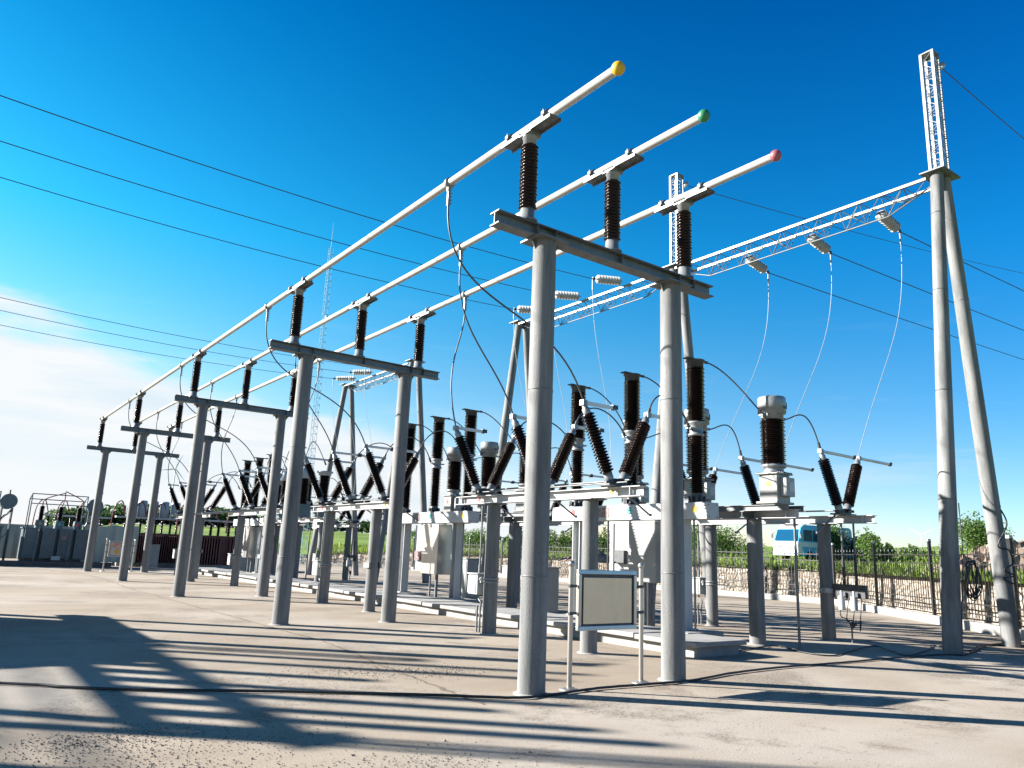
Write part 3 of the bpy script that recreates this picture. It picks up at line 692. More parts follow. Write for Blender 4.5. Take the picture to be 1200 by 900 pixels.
for k, y in enumerate((1.9, 4.02, 6.24)):
    e = Vector((14.42, y, 11.02)); t = D2TOP[(0, k)]
    string((GX+.3, y, 11.25), e, 'white disc string sloping right from the right-hand lattice beam, %s' % PW[k], 'insulator strings on the right-hand gantry beam',
           bez(e+Vector((-.08, 0, -.05)), e+Vector((.0, 0, -3.0)), t+Vector((1.6, .0, 3.0)), t+Vector((0, 0, .06)), 26))
    o = MB(); P = [Vector((14.42+s*s*0+s*130, y, 11.02+s*130*.072)) + Vector((0, 0, -14*s*(1-s)*.35)) for s in [i/30 for i in range(31)]]; o.tube(P, .015, 5)
    w = o.build('overhead_line', 'dark_wire'); tag(w, 'dark overhead wire running off to the right from the string %s' % PW[k], 'overhead wire', 'wires leaving the right-hand gantry beam')
LG = [(-6.62, 9.99, 10.5), (-6.5, 12.22, 10.5), (-6.39, 14.4, 10.5)]; LG2 = [(-5.75, 26.45, 10.5), (-5.64, 28.51, 10.5), (-5.5, 31.16, 10.5)]
def left_line(y, g, lab, grp, wlab, k, drop_to=None):
    s0 = Vector((GX-.3, y, 11.62)); g = Vector(g); d = Vector((g.x-s0.x, g.y-s0.y, 0)).normalized(); e = s0+d*1.6+Vector((0, 0, -.32))
    end = e+d*33.6; P = []
    for i in range(41):
        t = i/40; p = e.lerp(end, t); p.z = 11.3+ .2*t-3.4*t*(1-t); P.append(p)
    dr = None
    if drop_to is not None: dr = bez(e+Vector((.05, 0, -.05)), e+Vector((0, 0, -3)), drop_to+Vector((.4, 0, 2.5)), drop_to+Vector((0, 0, .06)), 24)
    string(s0, e, lab, grp, dr)
    o = MB(); o.tube(P, .0125, 5); w = o.build('overhead_line', 'dark_wire'); tag(w, wlab, 'overhead wire', 'wires passing over the busbars to the left')
for k, y in enumerate((11.2, 13.5, 15.9)):
    left_line(y, LG[k], 'white disc string pointing left from the middle lattice beam, %s' % ('highest in view', 'in the middle', 'lowest, by the spireless column')[k], 'insulator strings on the middle gantry beam',
              'dark overhead wire crossing the sky to the left, %s of the upper three' % ('topmost', 'middle', 'lowest')[k], k, D2TOP[(1, k)])
for k, y in enumerate((29.6, 31.6, 33.8)):
    left_line(y, LG2[k], 'small white disc string on the farthest lattice beam, %s' % ('nearest the camera', 'in the middle', 'farthest')[k], 'insulator strings on the farthest gantry beam',
              'thin overhead wire low in the left sky, %s of the lower three' % ('topmost', 'middle', 'lowest')[k], k, D2TOP[(3, k)])
for p, q, lab in (((GX+.42, -.04, 14.72), (70, 1.2, 20.2), 'thin earth wire leaving the top of the right-hand spire'), ((GX+.42, 8.68, 14.72), (95, 8.4, 29.5), 'thin earth wire running right from the spire behind the red ball')):
    o = MB(); p = Vector(p); q = Vector(q); o.tube([p.lerp(q, i/24)+Vector((0, 0, -4*1.1*(i/24)*(1-i/24))) for i in range(25)], .013, 5); tag(o.build('earth_wire', 'dark_wire'), lab, 'earth wire', 'earth wires from the spires')

# coil of black cable hanging on the right gantry leg
r = thing('cable_coil', 'coil of black cable hung on the right gantry leg', 'cable coil', (11.36, -.30, 1.62)); m = MB()
for q in range(7):
    rr = .36+random.uniform(-.06, .06); ox = random.uniform(-.05, .05); P = []
    for i in range(37):
        t = 2*math.pi*i/36; P.append((.18+ox+rr*.72*math.cos(t), -.02*q+.03*math.sin(3*t+q), rr*math.sin(t)*1.1+random.uniform(-.004, .004)-.1))
    m.tube(P, .013, 6)
m.build('loops', 'black', r)
m = MB(); m.tube(smooth_path([(-.1, -.02, .2), (-.2, -.02, -.3), (-.28, .0, -.7), (-.3, .02, -1.2)]), .013, 6); m.tube(smooth_path([(0, .0, .3), (.0, .0, .8), (.05, .02, 1.5)]), .012, 6); m.build('loose_end', 'black', r)
# cables lying on the yard
def ground_cable(pts, lab, rad):
    P = smooth_path([(x, y, rad+.002+.006*math.sin(i*2.1)**2) for i, (x, y) in enumerate(pts)], 8)
    P = [p+Vector((random.uniform(-.008, .008), random.uniform(-.008, .008), 0)) for p in P]
    m = MB(); m.tube(P, rad, 7); tag(m.build('ground_cable', 'black'), lab, 'cable', 'black cables lying on the yard')
ground_cable([(-9, 5), (-7, 3.9), (-5.37, 3.0), (-4.59, 2.36), (-3.79, 1.84), (-2.96, 1.4), (-1.94, .83), (-1.1, .28), (-.42, -.2), (.15, -.21), (1.01, -.13), (2.02, -.19), (2.79, -.19), (3.97, .02), (5.41, .09), (6.86, .04), (8.5, -.01), (10.38, -.1), (11.0, -.3), (12.6, .1), (13.81, .36), (15.2, -.2), (16, -.8)], 'black cable across the whole foreground, passing the sign posts', .017)
ground_cable([(6.6, 1.9), (8.14, 2.14), (7.72, 1.27), (7.84, .71), (9.0, 1.0), (9.83, 1.23), (10.6, 1.33), (9.9, .6), (9.53, .1), (11.2, .5), (12.25, .87), (11.85, .15), (12.2, .05), (13.56, .44), (15.16, .42)], 'wavy black cable looping between the rear post and the gantry legs', .014)

# ------------------------------------------------------------------ signs
def sign(x, y, rz, lab, panel, extra=False):
    r = thing('sign_board', lab, 'sign', (x, y, 0), rz, 'signs on two steel posts')
    for sd in (-.66, .66):
        m = MB(); m.cyl((sd, 0, .0), (sd, 0, 1.56), .033, None, 20); m.build('post', 'stainless', r)
        m = MB(); m.ball((sd, 0, 1.585), .048, 10); m.build('finial', 'stainless', r)
        m = MB(); m.lathe([(.13, 0), (.13, .008), (.1, .02), (.06, .035), (.035, .04)], (sd, 0, 0), (0, 0, 1), 24); m.build('foot_flange', 'stainless', r)
        m = MB()
        for z in (.95, 1.3): m.box((sd*.93, 0, z), (.1, .03, .035)); m.cyl((sd, 0, z-.02), (sd, 0, z+.02), .042, None, 16)
        m.build('bracket', 'dark_metal', r)
    m = MB()
    for z in (.755, 1.485): m.prism([(-.03, -.03), (.03, -.03), (.022, .03), (-.022, .03)], (-.55, 0, z), (1, 0, 0), 1.1, (0, 1, 0), (0, 0, 1))
    for xx in (-.52, .52): m.box((xx, 0, 1.12), (.055, .062, .67))
    f = m.build('frame', 'stainless', r, None, .008)
    m = MB(); m.box((0, .012, 1.12), (.98, .02, .67)); m.build('backing', 'rust' if extra else 'dark_metal', r)
    m = MB(); m.box((0, -.012, 1.11), (.90, .012, .60)); m.build('panel', panel, r)
    if extra:
        m = MB(); m.cyl((-.15, -.02, .98), (-.15, -.028, .98), .12, None, 20); m.build('emblem', 'yellow', r)
        m = MB(); m.box((.2, -.022, .98), (.2, .006, .18)); m.build('emblem_box', 'dark_metal', r)
        m = MB(); m.box((0, -.022, 1.28), (.8, .006, .2)); m.build('upper_band', 'rust', r)
sign(1.31, .035, 0, 'blank tan sign on two stainless posts beside the nearest frame', 'tan')
sign(1.45, 36.3, 0, 'small distant sign with a round yellow emblem between the far frame posts', 'whitesteel', True)

# ------------------------------------------------------------------ cable trench
r = thing('cable_trench', 'low cable trench with pale concrete cover slabs along the breakers', 'cable trench', (5.55, 1.45, 0))
m = MB(); m.box((0, 17.2, .09), (1.2, 34.2, .2)); m.build('trench_body', 'slab', r)
y = 0.0
while y < 34:
    w = random.choice((1.2, 1.2, 1.5)); m = MB(); m.box((random.uniform(-.02, .02), y+w/2, .235+random.uniform(-.008, .01)), (1.48+random.uniform(-.02, .05), w-.02, .09), Matrix.Rotation(random.uniform(-.008, .008), 3, 'Z'))
    m.build('cover_slab', 'slab', r, None, .014); y += w
# ------------------------------------------------------------------ cabinets
def cabinet(x, y, w, d, h, lab, mat, plinth=True):
    r = thing('control_cabinet', lab, 'cabinet', (x, y, 0)); m = MB(); m.box((0, 0, h/2+.12), (w, d, h)); m.box((0, 0, h+.135), (w+.08, d+.08, .03)); b = m.build('body', mat, r, None, .012)
    m = MB(); m.box((0, 0, .06), (w+.06, d+.06, .12)); m.build('plinth', 'slab', r)
    m = MB(); m.box((-w/2-.008, 0, h/2+.12), (.012, d*.86, h*.9)); dd = m.build('door', mat, r); m = MB(); m.box((-w/2-.025, d*.3, h*.55), (.03, .03, .14)); m.build('handle', 'dark_metal', dd)
cabinet(7.75, 9.3, .5, .6, 1.2, 'cream cabinet just right of the nearest frame left post', 'cream_box')
cabinet(6.9, 33.2, .7, .9, 1.35, 'pale grey green cabinet with red mark beside the maroon reactors', 'grey_box')
cabinet(4.4, 43.0, .6, .9, 1.2, 'small grey cabinet against the maroon tank', 'cream_box')
cabinet(9.0, 15.2, .5, .7, 1.3, 'grey cabinet behind the second front disconnector stand', 'grey_box')

# ------------------------------------------------------------------ fence, kerb and rubble wall
def run(p, q, off):
    d = (q-p).normalized(); nrm = Vector((d.y, -d.x)); return p+nrm*off, q+nrm*off, d, nrm
m = MB()
segs = [(WALL[1], WALL[2]), (WALL[2], WALL[3]), (WALL[3], WALL[4]), (WALL[4], WALL[5]), (WALL[5], WALL[6])]
def strip(m, pts, off0, off1, z0, z1, mat=0):
    # mitred strip following the polyline, offsets measured to the outer side
    P0, P1 = [], []
    for i, p in enumerate(pts):
        n1 = None
        if i > 0: d = (pts[i]-pts[i-1]).normalized(); n1 = Vector((d.y, -d.x))
        if i < len(pts)-1:
            d = (pts[i+1]-pts[i]).normalized(); n2 = Vector((d.y, -d.x)); n1 = n2 if n1 is None else (n1+n2).normalized()/max(.5, ((n1+n2).normalized()).dot(n2))
        P0.append(p+n1*off0); P1.append(p+n1*off1)
    k = len(pts); vs = [(q.x, q.y, z0) for q in P0]+[(q.x, q.y, z0) for q in P1]+[(q.x, q.y, z1) for q in P0]+[(q.x, q.y, z1) for q in P1]; fs = []
    for i in range(k-1): fs += [(i, i+1, 2*k+i+1, 2*k+i), (k+i+1, k+i, 3*k+i, 3*k+i+1), (2*k+i, 2*k+i+1, 3*k+i+1, 3*k+i)]
    m.add(vs, fs+[(0, 2*k, 3*k, k), (k-1, 2*k-1, 4*k-1, 3*k-1)], mat)
OUT = WALL[1:7]
strip(m, OUT, -.12, .16, -.05, .26); struct(m.build('kerb', 'slab', None, None, .015))
m = MB()
def poly_at(pts, step):
    o = []
    for p, q in zip(pts, pts[1:]):
        L = (q-p).length; n = max(1, round(L/step))
        o += [p.lerp(q, i/n) for i in range(n)]
    return o+[pts[-1]]
# rubble wall as a grid with stones standing proud
WP = poly_at(OUT, .35); rows = 7; vs = []; fs = []
for i, p in enumerate(WP):
    d = (WP[min(i+1, len(WP)-1)]-WP[max(i-1, 0)]).normalized(); nn = Vector((d.y, -d.x)); a = math.atan2(p.x-CAM.x, p.y-CAM.y); top = max(.35, interp(EDGE, a)+.03)
    for k in range(rows):
        z = top*k/(rows-1); off = .5+random.uniform(-.06, .05)*(1 if k < rows-1 else .3)+.08*z; q = p+nn*off; vs.append((q.x, q.y, z+(random.uniform(-.05, .05) if 0 < k < rows-1 else 0)))
    q = p+nn*.95; vs.append((q.x, q.y, top))
rr = rows+1
for i in range(len(WP)-1):
    for k in range(rr-1): fs.append((i*rr+k, (i+1)*rr+k, (i+1)*rr+k+1, i*rr+k+1))
m.add(vs, fs); tag(m.build('stone_wall', 'stone'), 'low pale rubble stone wall behind the black iron fence', 'wall')
def fence(p, q, lab):
    L = (q-p).length; d = (q-p)/L; rz = math.atan2(d.y, d.x); r = thing('iron_fence', lab, 'fence', (p.x, p.y, .26), rz, 'runs of black iron fence')
    n = max(1, round(L/4.1))
    for i in range(n+1):
        x = L*i/n; m = MB(); m.box((x, 0, 1.15), (.085, .085, 2.3)); m.box((x, 0, 2.31), (.11, .11, .03)); po = m.build('fence_post', 'iron', r)
        m = MB(); m.box((x, 0, 2.36), (.09, .09, .08)); m.build('post_cap', 'whitesteel', po)
    for i in range(n):
        x0 = L*i/n+.05; x1 = L*(i+1)/n-.05; m = MB()
        for z in (.22, .5, 1.62, 1.9): m.box(((x0+x1)/2, 0, z), (x1-x0, .03, .035))
        k = 26
        for j in range(k):
            x = x0+(x1-x0)*(j+.5)/k; long = j % 2 == 0; h = 2.02 if long else 1.66
            m.box((x, 0, h/2+.06), (.02, .02, h-.1))
            if long: m.cyl((x, 0, h), (x, 0, h+.13), .026, .002, 4)
        m.build('picket_panel', 'iron', r)
fence(WALL[1], WALL[2]-(WALL[2]-WALL[1]).normalized()*.1, 'black iron fence run at the far right edge')
fence(WALL[2], WALL[3]-(WALL[3]-WALL[2]).normalized()*.1, 'black iron fence run in front of the bus and the gantry legs')
fence(WALL[3], WALL[4]-(WALL[4]-WALL[3]).normalized()*.1, 'black iron fence run seen behind the sign and nearest breaker')
fence(WALL[4], WALL[5]-(WALL[5]-WALL[4]).normalized()*.1, 'distant black iron fence run seen beyond the second bay')

# ------------------------------------------------------------------ left-hand transformers and reactors
def power_transformer(x, y, lab, rz=0.0, proto=None):
    if proto: return dup(proto, (x, y, 0), lab, rz)
    r = thing('power_transformer', lab, 'transformer', (x, y, 0), rz, 'blue grey oil transformers')
    m = MB(); m.box((0, .6, 1.15), (3.3, 1.5, 1.7)); m.box((0, .6, 2.03), (3.45, 1.65, .06)); m.build('tank', 'tx', r, None, .02)
    m = MB(); m.box((0, .5, .22), (3.2, 1.6, .2)); m.box((-1.2, .5, .1), (.3, 1.9, .2)); m.box((1.2, .5, .1), (.3, 1.9, .2)); m.build('base', 'dark_metal', r)
    for k in range(4):
        m = MB(); xc = -1.25+k*.83
        m.box((xc, -.36, 1.2), (.66, .38, 1.6))
        for q in range(6): m.box((xc-.275+q*.11, -.56, 1.2), (.06, .03, 1.56))
        m.box((xc, -.42, 2.0), (.72, .12, .1)); m.box((xc, -.42, .42), (.72, .12, .1)); m.build('radiator', 'tx', r)
    for k, c in enumerate(('yellow', 'teal', 'red')):
        xx = -.9+k*.95; m = MB(); m.cyl((xx, .2, 2.05), (xx, .2, 2.5), .26, .22, 16); t = m.build('turret', 'tx', r)
        m = MB(); m.cyl((xx, -.055, 2.3), (xx, -.065, 2.3), .07, None, 12); m.build('phase_dot', c, t)
        m = MB(); m.lathe(sheds(.8, .09, .16, 12), (xx, .2, 2.5), (0, 0, 1), 16); m.build('bushing', 'porcelain', r)
        m = MB(); m.tube(smooth_path([(xx, .2, 3.3), (xx+.1, .2, 3.7), (.15, .3, 4.1+.05*k)]), .03, 6); m.build('riser_cable', 'red_cable', r)
    m = MB()
    for xx in (-1.5, 1.3):
        for yy in (-.1, 1.2): m.cyl((xx, yy, 2.06), (xx, yy, 3.95-.25*(yy > 0)), .03, None, 6)
    for yy, z in ((-.1, 3.95), (1.2, 3.7), (-.1, 3.4)): m.cyl((-1.5, yy, z), (1.3, yy, z), .03, None, 6)
    for xx in (-1.5, 1.3): m.cyl((xx, -.1, 3.95), (xx, 1.2, 3.7), .03, None, 6)
    m.build('cable_frame', 'tx', r)
    m = MB(); m.cyl((1.75, .0, 3.45), (1.75, 1.3, 3.45), .42, None, 26); m.cyl((1.75, .3, 3.87), (1.75, .3, 4.1), .04, None, 8); c = m.build('conservator', 'tx', r, None, .02)
    m = MB()
    for xx in (1.5, 2.0):
        for yy in (.3, 1.0): m.cyl((xx, yy, .15), (xx, yy, 3.1), .04, None, 8)
    for z in (1.2, 2.4): m.cyl((1.5, .3, z), (2.0, .3, z+.6), .025, None, 6)
    m.tube(smooth_path([(1.4, .5, 2.1), (1.6, .6, 2.6), (1.8, .7, 2.75), (2.0, .7, 3.05)]), .05, 8); m.build('conservator_support', 'galv', r)
    m = MB()
    for q, xx in enumerate((-1.05, .55)): m.cyl((xx, -.95, .05), (xx+.12, -.72, 2.25), .03, None, 8)
    m.build('front_rail', 'galv', r)
    m = MB(); m.box((.05, -.75, .42), (.45, .02, .22)); m.build('rating_plate', 'whitesteel', r)
    m = MB(); m.cyl((.3, -.69, 1.55), (.3, -.7, 1.55), .15, None, 12); m.build('emblem', 'plate', r)
    return r
TX = power_transformer(-.75, 43.3, 'blue grey oil transformer under a cable frame, left of the farthest concrete frame')
power_transformer(-5.05, 43.6, 'blue grey transformer cut off by the left picture edge, round tank beside the frame edge', 0, TX)
r = thing('metal_fence', 'silver green corrugated sheet fence behind the distant yellow emblem sign', 'fence', (1.5, 42.9, 0)); m = MB(); vs = []; fs = []
nx = 24
for i in range(nx+1):
    x = -.9+i*.12; yy = .06*math.sin(i*1.57); vs += [(x, yy, .25), (x, yy, 2.35+.05*math.sin(i*.6))]
for i in range(nx): fs.append((2*i, 2*i+2, 2*i+3, 2*i+1))
o_ = len(vs)
for i in range(100):
    x = -12.5+i*.12; yy = 5.2+.06*math.sin(i*1.57); vs += [(x, yy, .2), (x, yy, 2.25)]
for i in range(99): fs.append((o_+2*i, o_+2*i+2, o_+2*i+3, o_+2*i+1))
m.add(vs, fs); sh = m.build('sheet', 'sheet', r); sol = sh.modifiers.new('thickness', 'SOLIDIFY'); sol.thickness = .012
for i in range(3):
    m = MB(); m.box((-.8+i*1.3, .14, 1.2), (.06, .06, 2.4)); m.build('fence_post', 'galv', r)
m = MB(); m.box((-20, 41.6, .13), (44, .4, .28)); tag(m.build('bund_wall', 'dark_metal', None, None, .02), 'low dark bund wall in front of the blue grey transformers', 'wall')
def reactor(x, y, lab, cyls, proto=None):
    r = thing('oil_reactor', lab, 'reactor', (x, y, 0), 0, 'maroon corrugated oil tanks')
    m = MB(); m.box((0, .5, 1.1), (3.5, 1.2, 1.75)); m.box((0, .5, 2.0), (3.7, 1.4, .07)); m.build('tank', 'maroon', r)
    for k in range(2):
        m = MB()
        for q in range(12): m.box((-1.7+k*1.95+q*.13, -.3, 1.1), (.045, .42, 1.6))
        m.build('radiator', 'maroon', r)
    m = MB(); m.box((0, .4, .12), (3.6, 1.5, .24)); m.build('base', 'slab', r)
    m = MB(); m.box((0, .3, 2.95), (4.2, .5, .1)); m.build('bus_shelf', 'whitesteel', r)
    for k in range(8):
        m = MB(); m.lathe(sheds(.85, .055, .095, 9), (-1.55+k*.44, .1+.3*(k % 2), 2.04), (0, 0, 1), 12); m.build('bushing', 'porcelain', r)
    if cyls:
        for k in range(5):
            m = MB(); m.lathe([(.2, 0), (.27, .03), (.27, .95), (.22, 1.02), (.05, 1.04)], (-1.3+k*.65, .3, 3.0), (0, 0, 1), 18); m.build('capacitor_can', 'tx_light', r)
    for k in range(3):
        m = MB(); m.tube(smooth_path([(-1.6+k*1.2, .1, 3.1), (-1.9+k*1.2, 0, 3.9), (-2.3+k*1.2, -.2, 3.5), (-2.4+k*1.2, -.3, 2.2)]), .035, 6); m.build('riser_cable', 'red_cable', r)
    return r
reactor(4.5, 44.5, 'maroon finned oil tank carrying a row of pale blue cans', True)
reactor(8.4, 42.5, 'shaded maroon finned oil tank with black bushings, right of the canned one', False).scale = (1.25, 1, 1)
reactor(.9, 50.0, 'distant maroon finned tank with arched red cables, left of the canned one', False)

# ------------------------------------------------------------------ unseen gantry on the left, and invented objects added to cast shadows into view
for y, lab in ((8.0, 'plain gantry column far beyond the left picture edge, nearer one'), (30.0, 'plain gantry column far beyond the left picture edge, farther one')): gantry_column(-26, y, lab, False, 'gantry columns left of the picture')
gantry_beam(-26, 8.0, 30.0, 'lattice beam between the far gantry columns beyond the left picture edge')
LX = -14.1
for y, lab in ((9.1, 'added shadow-casting short spired column, unseen beyond the left picture edge, nearer one'), (16.2, 'added shadow-casting short spired column, unseen beyond the left picture edge, farther one')):  # unseen columns, added so that their shadows fall into view
    o = gantry_column(LX, y, lab, True, 'gantry columns left of the picture'); o.scale = (.72, .85, .522)
r = thing('shadow_girder', 'added heavy ladder girder, unseen beyond the left edge, shaped to cast a lattice shadow', 'girder', (LX, 12.6, 6.0)); m = MB()  # invented girder, its openings shaped for the lattice shadow on the yard
for z in (-.08, -.66): m.box((0, 0, z), (.1, 7.0, .2))
for q in range(10): m.box((0, -3.3+q*.72, -.37), (.08, .36, .42))
m.build('frame', 'galv', r)
for yy, hh in ((12.2, 1.75), (11.45, 1.2), (10.6, 1.42), (10.0, 1.5), (13.4, 1.0), (14.6, 2.3), (15.5, 2.7)):  # insulators added on the girder to throw shadow streaks
    m = MB(); m.lathe(sheds(hh, .09, .14, 16, .95), (0, yy-12.6, .02), (0, 0, 1), 14); m.build('insulator', 'porcelain', r)

shadow_breaker = breaker(8.9, 'added circuit breaker, unseen beyond the left picture edge, casting finger shadows', 'white'); shadow_breaker.location.x = -8.3  # extra unseen breaker, added for the finger shadows of its columns
r = thing('shadow_house', 'added flat roofed house, unseen beyond the left picture edge, casting a solid shadow', 'added building', (-11.3, 13.2, 0)); m = MB(); m.box((0, 0, 1.7), (2.9, 5.8, 3.4)); m.build('wall', 'slab', r)  # invented house out of view, added to throw the solid dark patch
m = MB(); m.box((0, 0, 3.48), (3.1, 6.0, .16)); m.build('roof', 'slab', r, None, .02)
m = MB(); m.box((1.46, -1.3, 1.05), (.06, 1.0, 2.1)); m.build('door', 'tx', r)
for yy in (.1, 1.5): m = MB(); m.box((1.46, yy, 1.9), (.05, 1.0, 1.0)); m.build('window', 'window', r)
r = thing('shadow_pole', 'added tall plain pole, unseen beyond the left picture edge, casting a shadow band', 'pole', (LX, 7.1, 0)); m = MB(); m.cyl((0, 0, 0), (0, 0, 7.5), .21, .16, 20); m.build('shaft', 'post', r); m = MB(); m.cyl((0, 0, 7.5), (0, 0, 9.5), .05, .02, 10); m.build('rod', 'galv', r)  # unseen pole, added to throw the second long shadow band

# ------------------------------------------------------------------ bus
def coach(x, y, rz):
    z = field_z(x, y)+.02; r = thing('coach', 'pale blue and white coach parked in the meadow behind the fence', 'bus', (x, y, z), rz)
    # +x is forward
    L2, W2 = 3.45, 1.02
    prof = [(-L2, .38), (L2-.12, .38), (L2, .5), (L2+.02, 1.18), (L2-.05, 1.35), (L2-.42, 2.35), (L2-.75, 2.55), (-L2+.2, 2.6), (-L2, 2.4)]
    m = MB(); m.prism(prof, (0, -W2, 0), (0, 1, 0), 2*W2, (1, 0, 0), (0, 0, 1)); b = m.build('body', 'bus_blue', r, None, .09)
    m = MB(); m.prism([(L2-.5, .55), (L2+.03, .55), (L2+.045, 1.18), (L2-.02, 1.36), (L2-.5, 1.36)], (0, -W2-.012, 0), (0, 1, 0), 2*W2+.024, (1, 0, 0), (0, 0, 1)); m.build('front_mask', 'bus_white', r, None, .05)
    m = MB(); m.prism([(L2-.42, 2.36), (L2-.76, 2.575), (-L2+.25, 2.63), (-L2+.1, 2.5), (L2-.6, 2.44)], (0, -W2+.1, 0), (0, 1, 0), 2*W2-.2, (1, 0, 0), (0, 0, 1)); m.build('roof', 'bus_white', r, None, .03)
    m = MB(); m.add([(L2-.03, -.9, 1.42), (L2-.03, .9, 1.42), (L2-.365, .86, 2.24), (L2-.365, -.86, 2.24)], [(0, 1, 2, 3)]); ws = m.build('windscreen', 'window', r); s_ = ws.modifiers.new('thickness', 'SOLIDIFY'); s_.thickness = .03; s_.offset = 1
    for sd in (-1, 1):
        for x0, x1 in ((1.75, 2.75), (.75, 1.65), (-.35, .65), (-1.45, -.45), (-2.95, -1.55)):
            m = MB(); m.box(((x0+x1)/2, sd*(W2+.004), 1.83), (x1-x0, .02, .78)); m.build('side_window', 'window', r, None, .006)
        m = MB(); m.box((0, sd*(W2+.003), 1.2), (6.6, .016, .34)); m.build('side_stripe', 'bus_white', r)
        for xx in (2.1, -1.9):
            m = MB(); m.cyl((xx, sd*(W2-.16), .38), (xx, sd*(W2+.03), .38), .38, None, 22); t = m.build('tyre', 'tyre', r, None, .03)
            m = MB(); m.cyl((xx, sd*(W2+.03), .38), (xx, sd*(W2+.045), .38), .2, None, 16); m.build('wheel_disc', 'silver', t)
        m = MB(); m.box((L2+.03, sd*.75, .98), (.05, .34, .2)); m.build('headlight', 'silver', r, None, .01)
        m = MB(); m.box((L2-.1, sd*(W2+.16), 1.75), (.08, .14, .3)); m.cyl((L2-.2, sd*W2, 2.0), (L2-.1, sd*(W2+.16), 1.9), .015, None, 6); m.build('wing_mirror', 'dark_metal', r)
    m = MB(); m.box((L2+.03, 0, .98), (.03, 1.1, .12)); m.build('grille', 'dark_metal', r)
    m = MB(); m.box((L2+.03, 0, .52), (.16, 2.1, .26)); bu = m.build('bumper', 'bus_white', r, None, .04)
    m = MB()
    for q in range(5): m.box((L2+.115, -.8+q*.4, .54), (.012, .16, .1))
    m.build('bumper_mark', 'bus_blue', bu)
    m = MB(); m.box((L2-.62, 0, 2.6), (.22, 1.1, .06)); m.build('roof_vent', 'dark_metal', r)
coach(46.0, 24.9, math.pi-.02)

# ------------------------------------------------------------------ vegetation
def leaves(m, c, rad, n, size, squash=.8, seed=0):
    rg = random.Random(seed); c = Vector(c)
    for _ in range(n):
        while True:
            p = Vector((rg.uniform(-1, 1), rg.uniform(-1, 1), rg.uniform(-1, 1)))
            if .25 < p.length < 1: break
        p = p*(p.length**.3/1.0); p = Vector((p.x*rad, p.y*rad, p.z*rad*squash)); q = c+p
        a = Vector((rg.gauss(0, 1), rg.gauss(0, 1), rg.gauss(0, .7))).normalized(); b = a.cross(Vector((rg.gauss(0, 1), rg.gauss(0, 1), rg.gauss(0, 1)))).normalized(); s = size*rg.uniform(.6, 1.3)
        m.add([q-a*s, q+b*s*.5, q+a*s, q-b*s*.5], [(0, 1, 2, 3)])
def bush(x, y, w, h, lab, seed, dens=1.0, name='bush', group='bushes in the meadow', up=False):
    h *= .72; z = field_z(x, y); r = thing(name, lab, 'bush', (x, y, z), 0, group); rg = random.Random(seed); m = MB(); st = MB()
    k = max(5, int(9*dens))
    for i in range(k):
        a = rg.uniform(0, 6.28); d = w/2*rg.uniform(.1, .75); hh = h*rg.uniform(.35, .8)*(1-.35*(d/(w/2))); c = (d*math.cos(a), d*math.sin(a), hh)
        leaves(m, c, rg.uniform(.24, .36)*min(w, h*1.4)*(.8 if up else 1), int(330*dens), .085*(h/2)**.3, .9 if not up else 1.2, seed*100+i); st.cyl((c[0]*.25, c[1]*.25, -.05), c, .05, .02, 6)
        if up:
            st.cyl(c, (c[0]*1.1, c[1]*1.1, h*rg.uniform(.85, 1.05)), .02, .006, 5); leaves(m, (c[0]*1.08, c[1]*1.08, h*.9), .2*h*.5, 50, .085, 1.9, seed*100+50+i)
    m.build('foliage', 'leaf', r); st.build('stems', 'bark', r)
def at(pxaz, dist): return CAM.x+dist*math.sin(pxaz), CAM.y+dist*math.cos(pxaz)
bl = [(.885, 62, 7.5, 3.9, 'large round bush left of the coach, over the rear post', 'b', 1.5), (1.04, 62, 6.5, 3.6, 'feathery tall shrub just right of the coach', 'u', 1.3), (1.066, 60, 4.5, 2.7, 'feathery shrub second right of the coach', 'u', 1.1), (1.026, 68, 4, 2.9, 'feathery shrub close behind the tail of the coach', 'u', 1.0), (1.053, 64, 4.5, 2.5, 'feathery shrub between the two taller shrubs right of the coach', 'u', 1.0), (1.078, 70, 5, 2.2, 'low feathery shrub ending the row right of the coach', 'u', .9), (1.088, 66, 5, 1.8, 'low shrub left of the wind turbine', 'u', 1),
      (1.115, 75, 4.5, 1.5, 'small dark bush just below the wind turbine', 'b', 1), (1.152, 100, 2.6, 2.3, 'tiny far bush right of the wind turbine', 'b', .7), (1.185, 66, 4.2, 4.6, 'round green bush between the two gantry legs', 'b', 1.4),
      (.92, 80, 6, 3.4, 'bush partly hidden behind the coach nose', 'b', 1), (.70, 66, 6, 2.8, 'bush behind the nearest left post and sign', 'u', 1.1), (.735, 64, 6.5, 3.2, 'bush above the tan sign', 'u', 1.1), (.66, 70, 6, 2.8, 'bush left of the nearest frame left post', 'b', 1), (.775, 70, 7, 3.0, 'bush between the nearest frame posts', 'b', 1), (.60, 75, 6, 3.2, 'bush seen beneath the nearest disconnector beam', 'b', 1.1), (.555, 85, 8, 4.5, 'dark bush seen right of the stainless cabinet', 'b', 1.2)]
for i, (az, d, w, h, lab, kd, dn) in enumerate(bl):
    x, y = at(az, d); bush(x, y, w, h, lab, i+3, dn, 'bush', 'bushes in the meadow', kd == 'u')
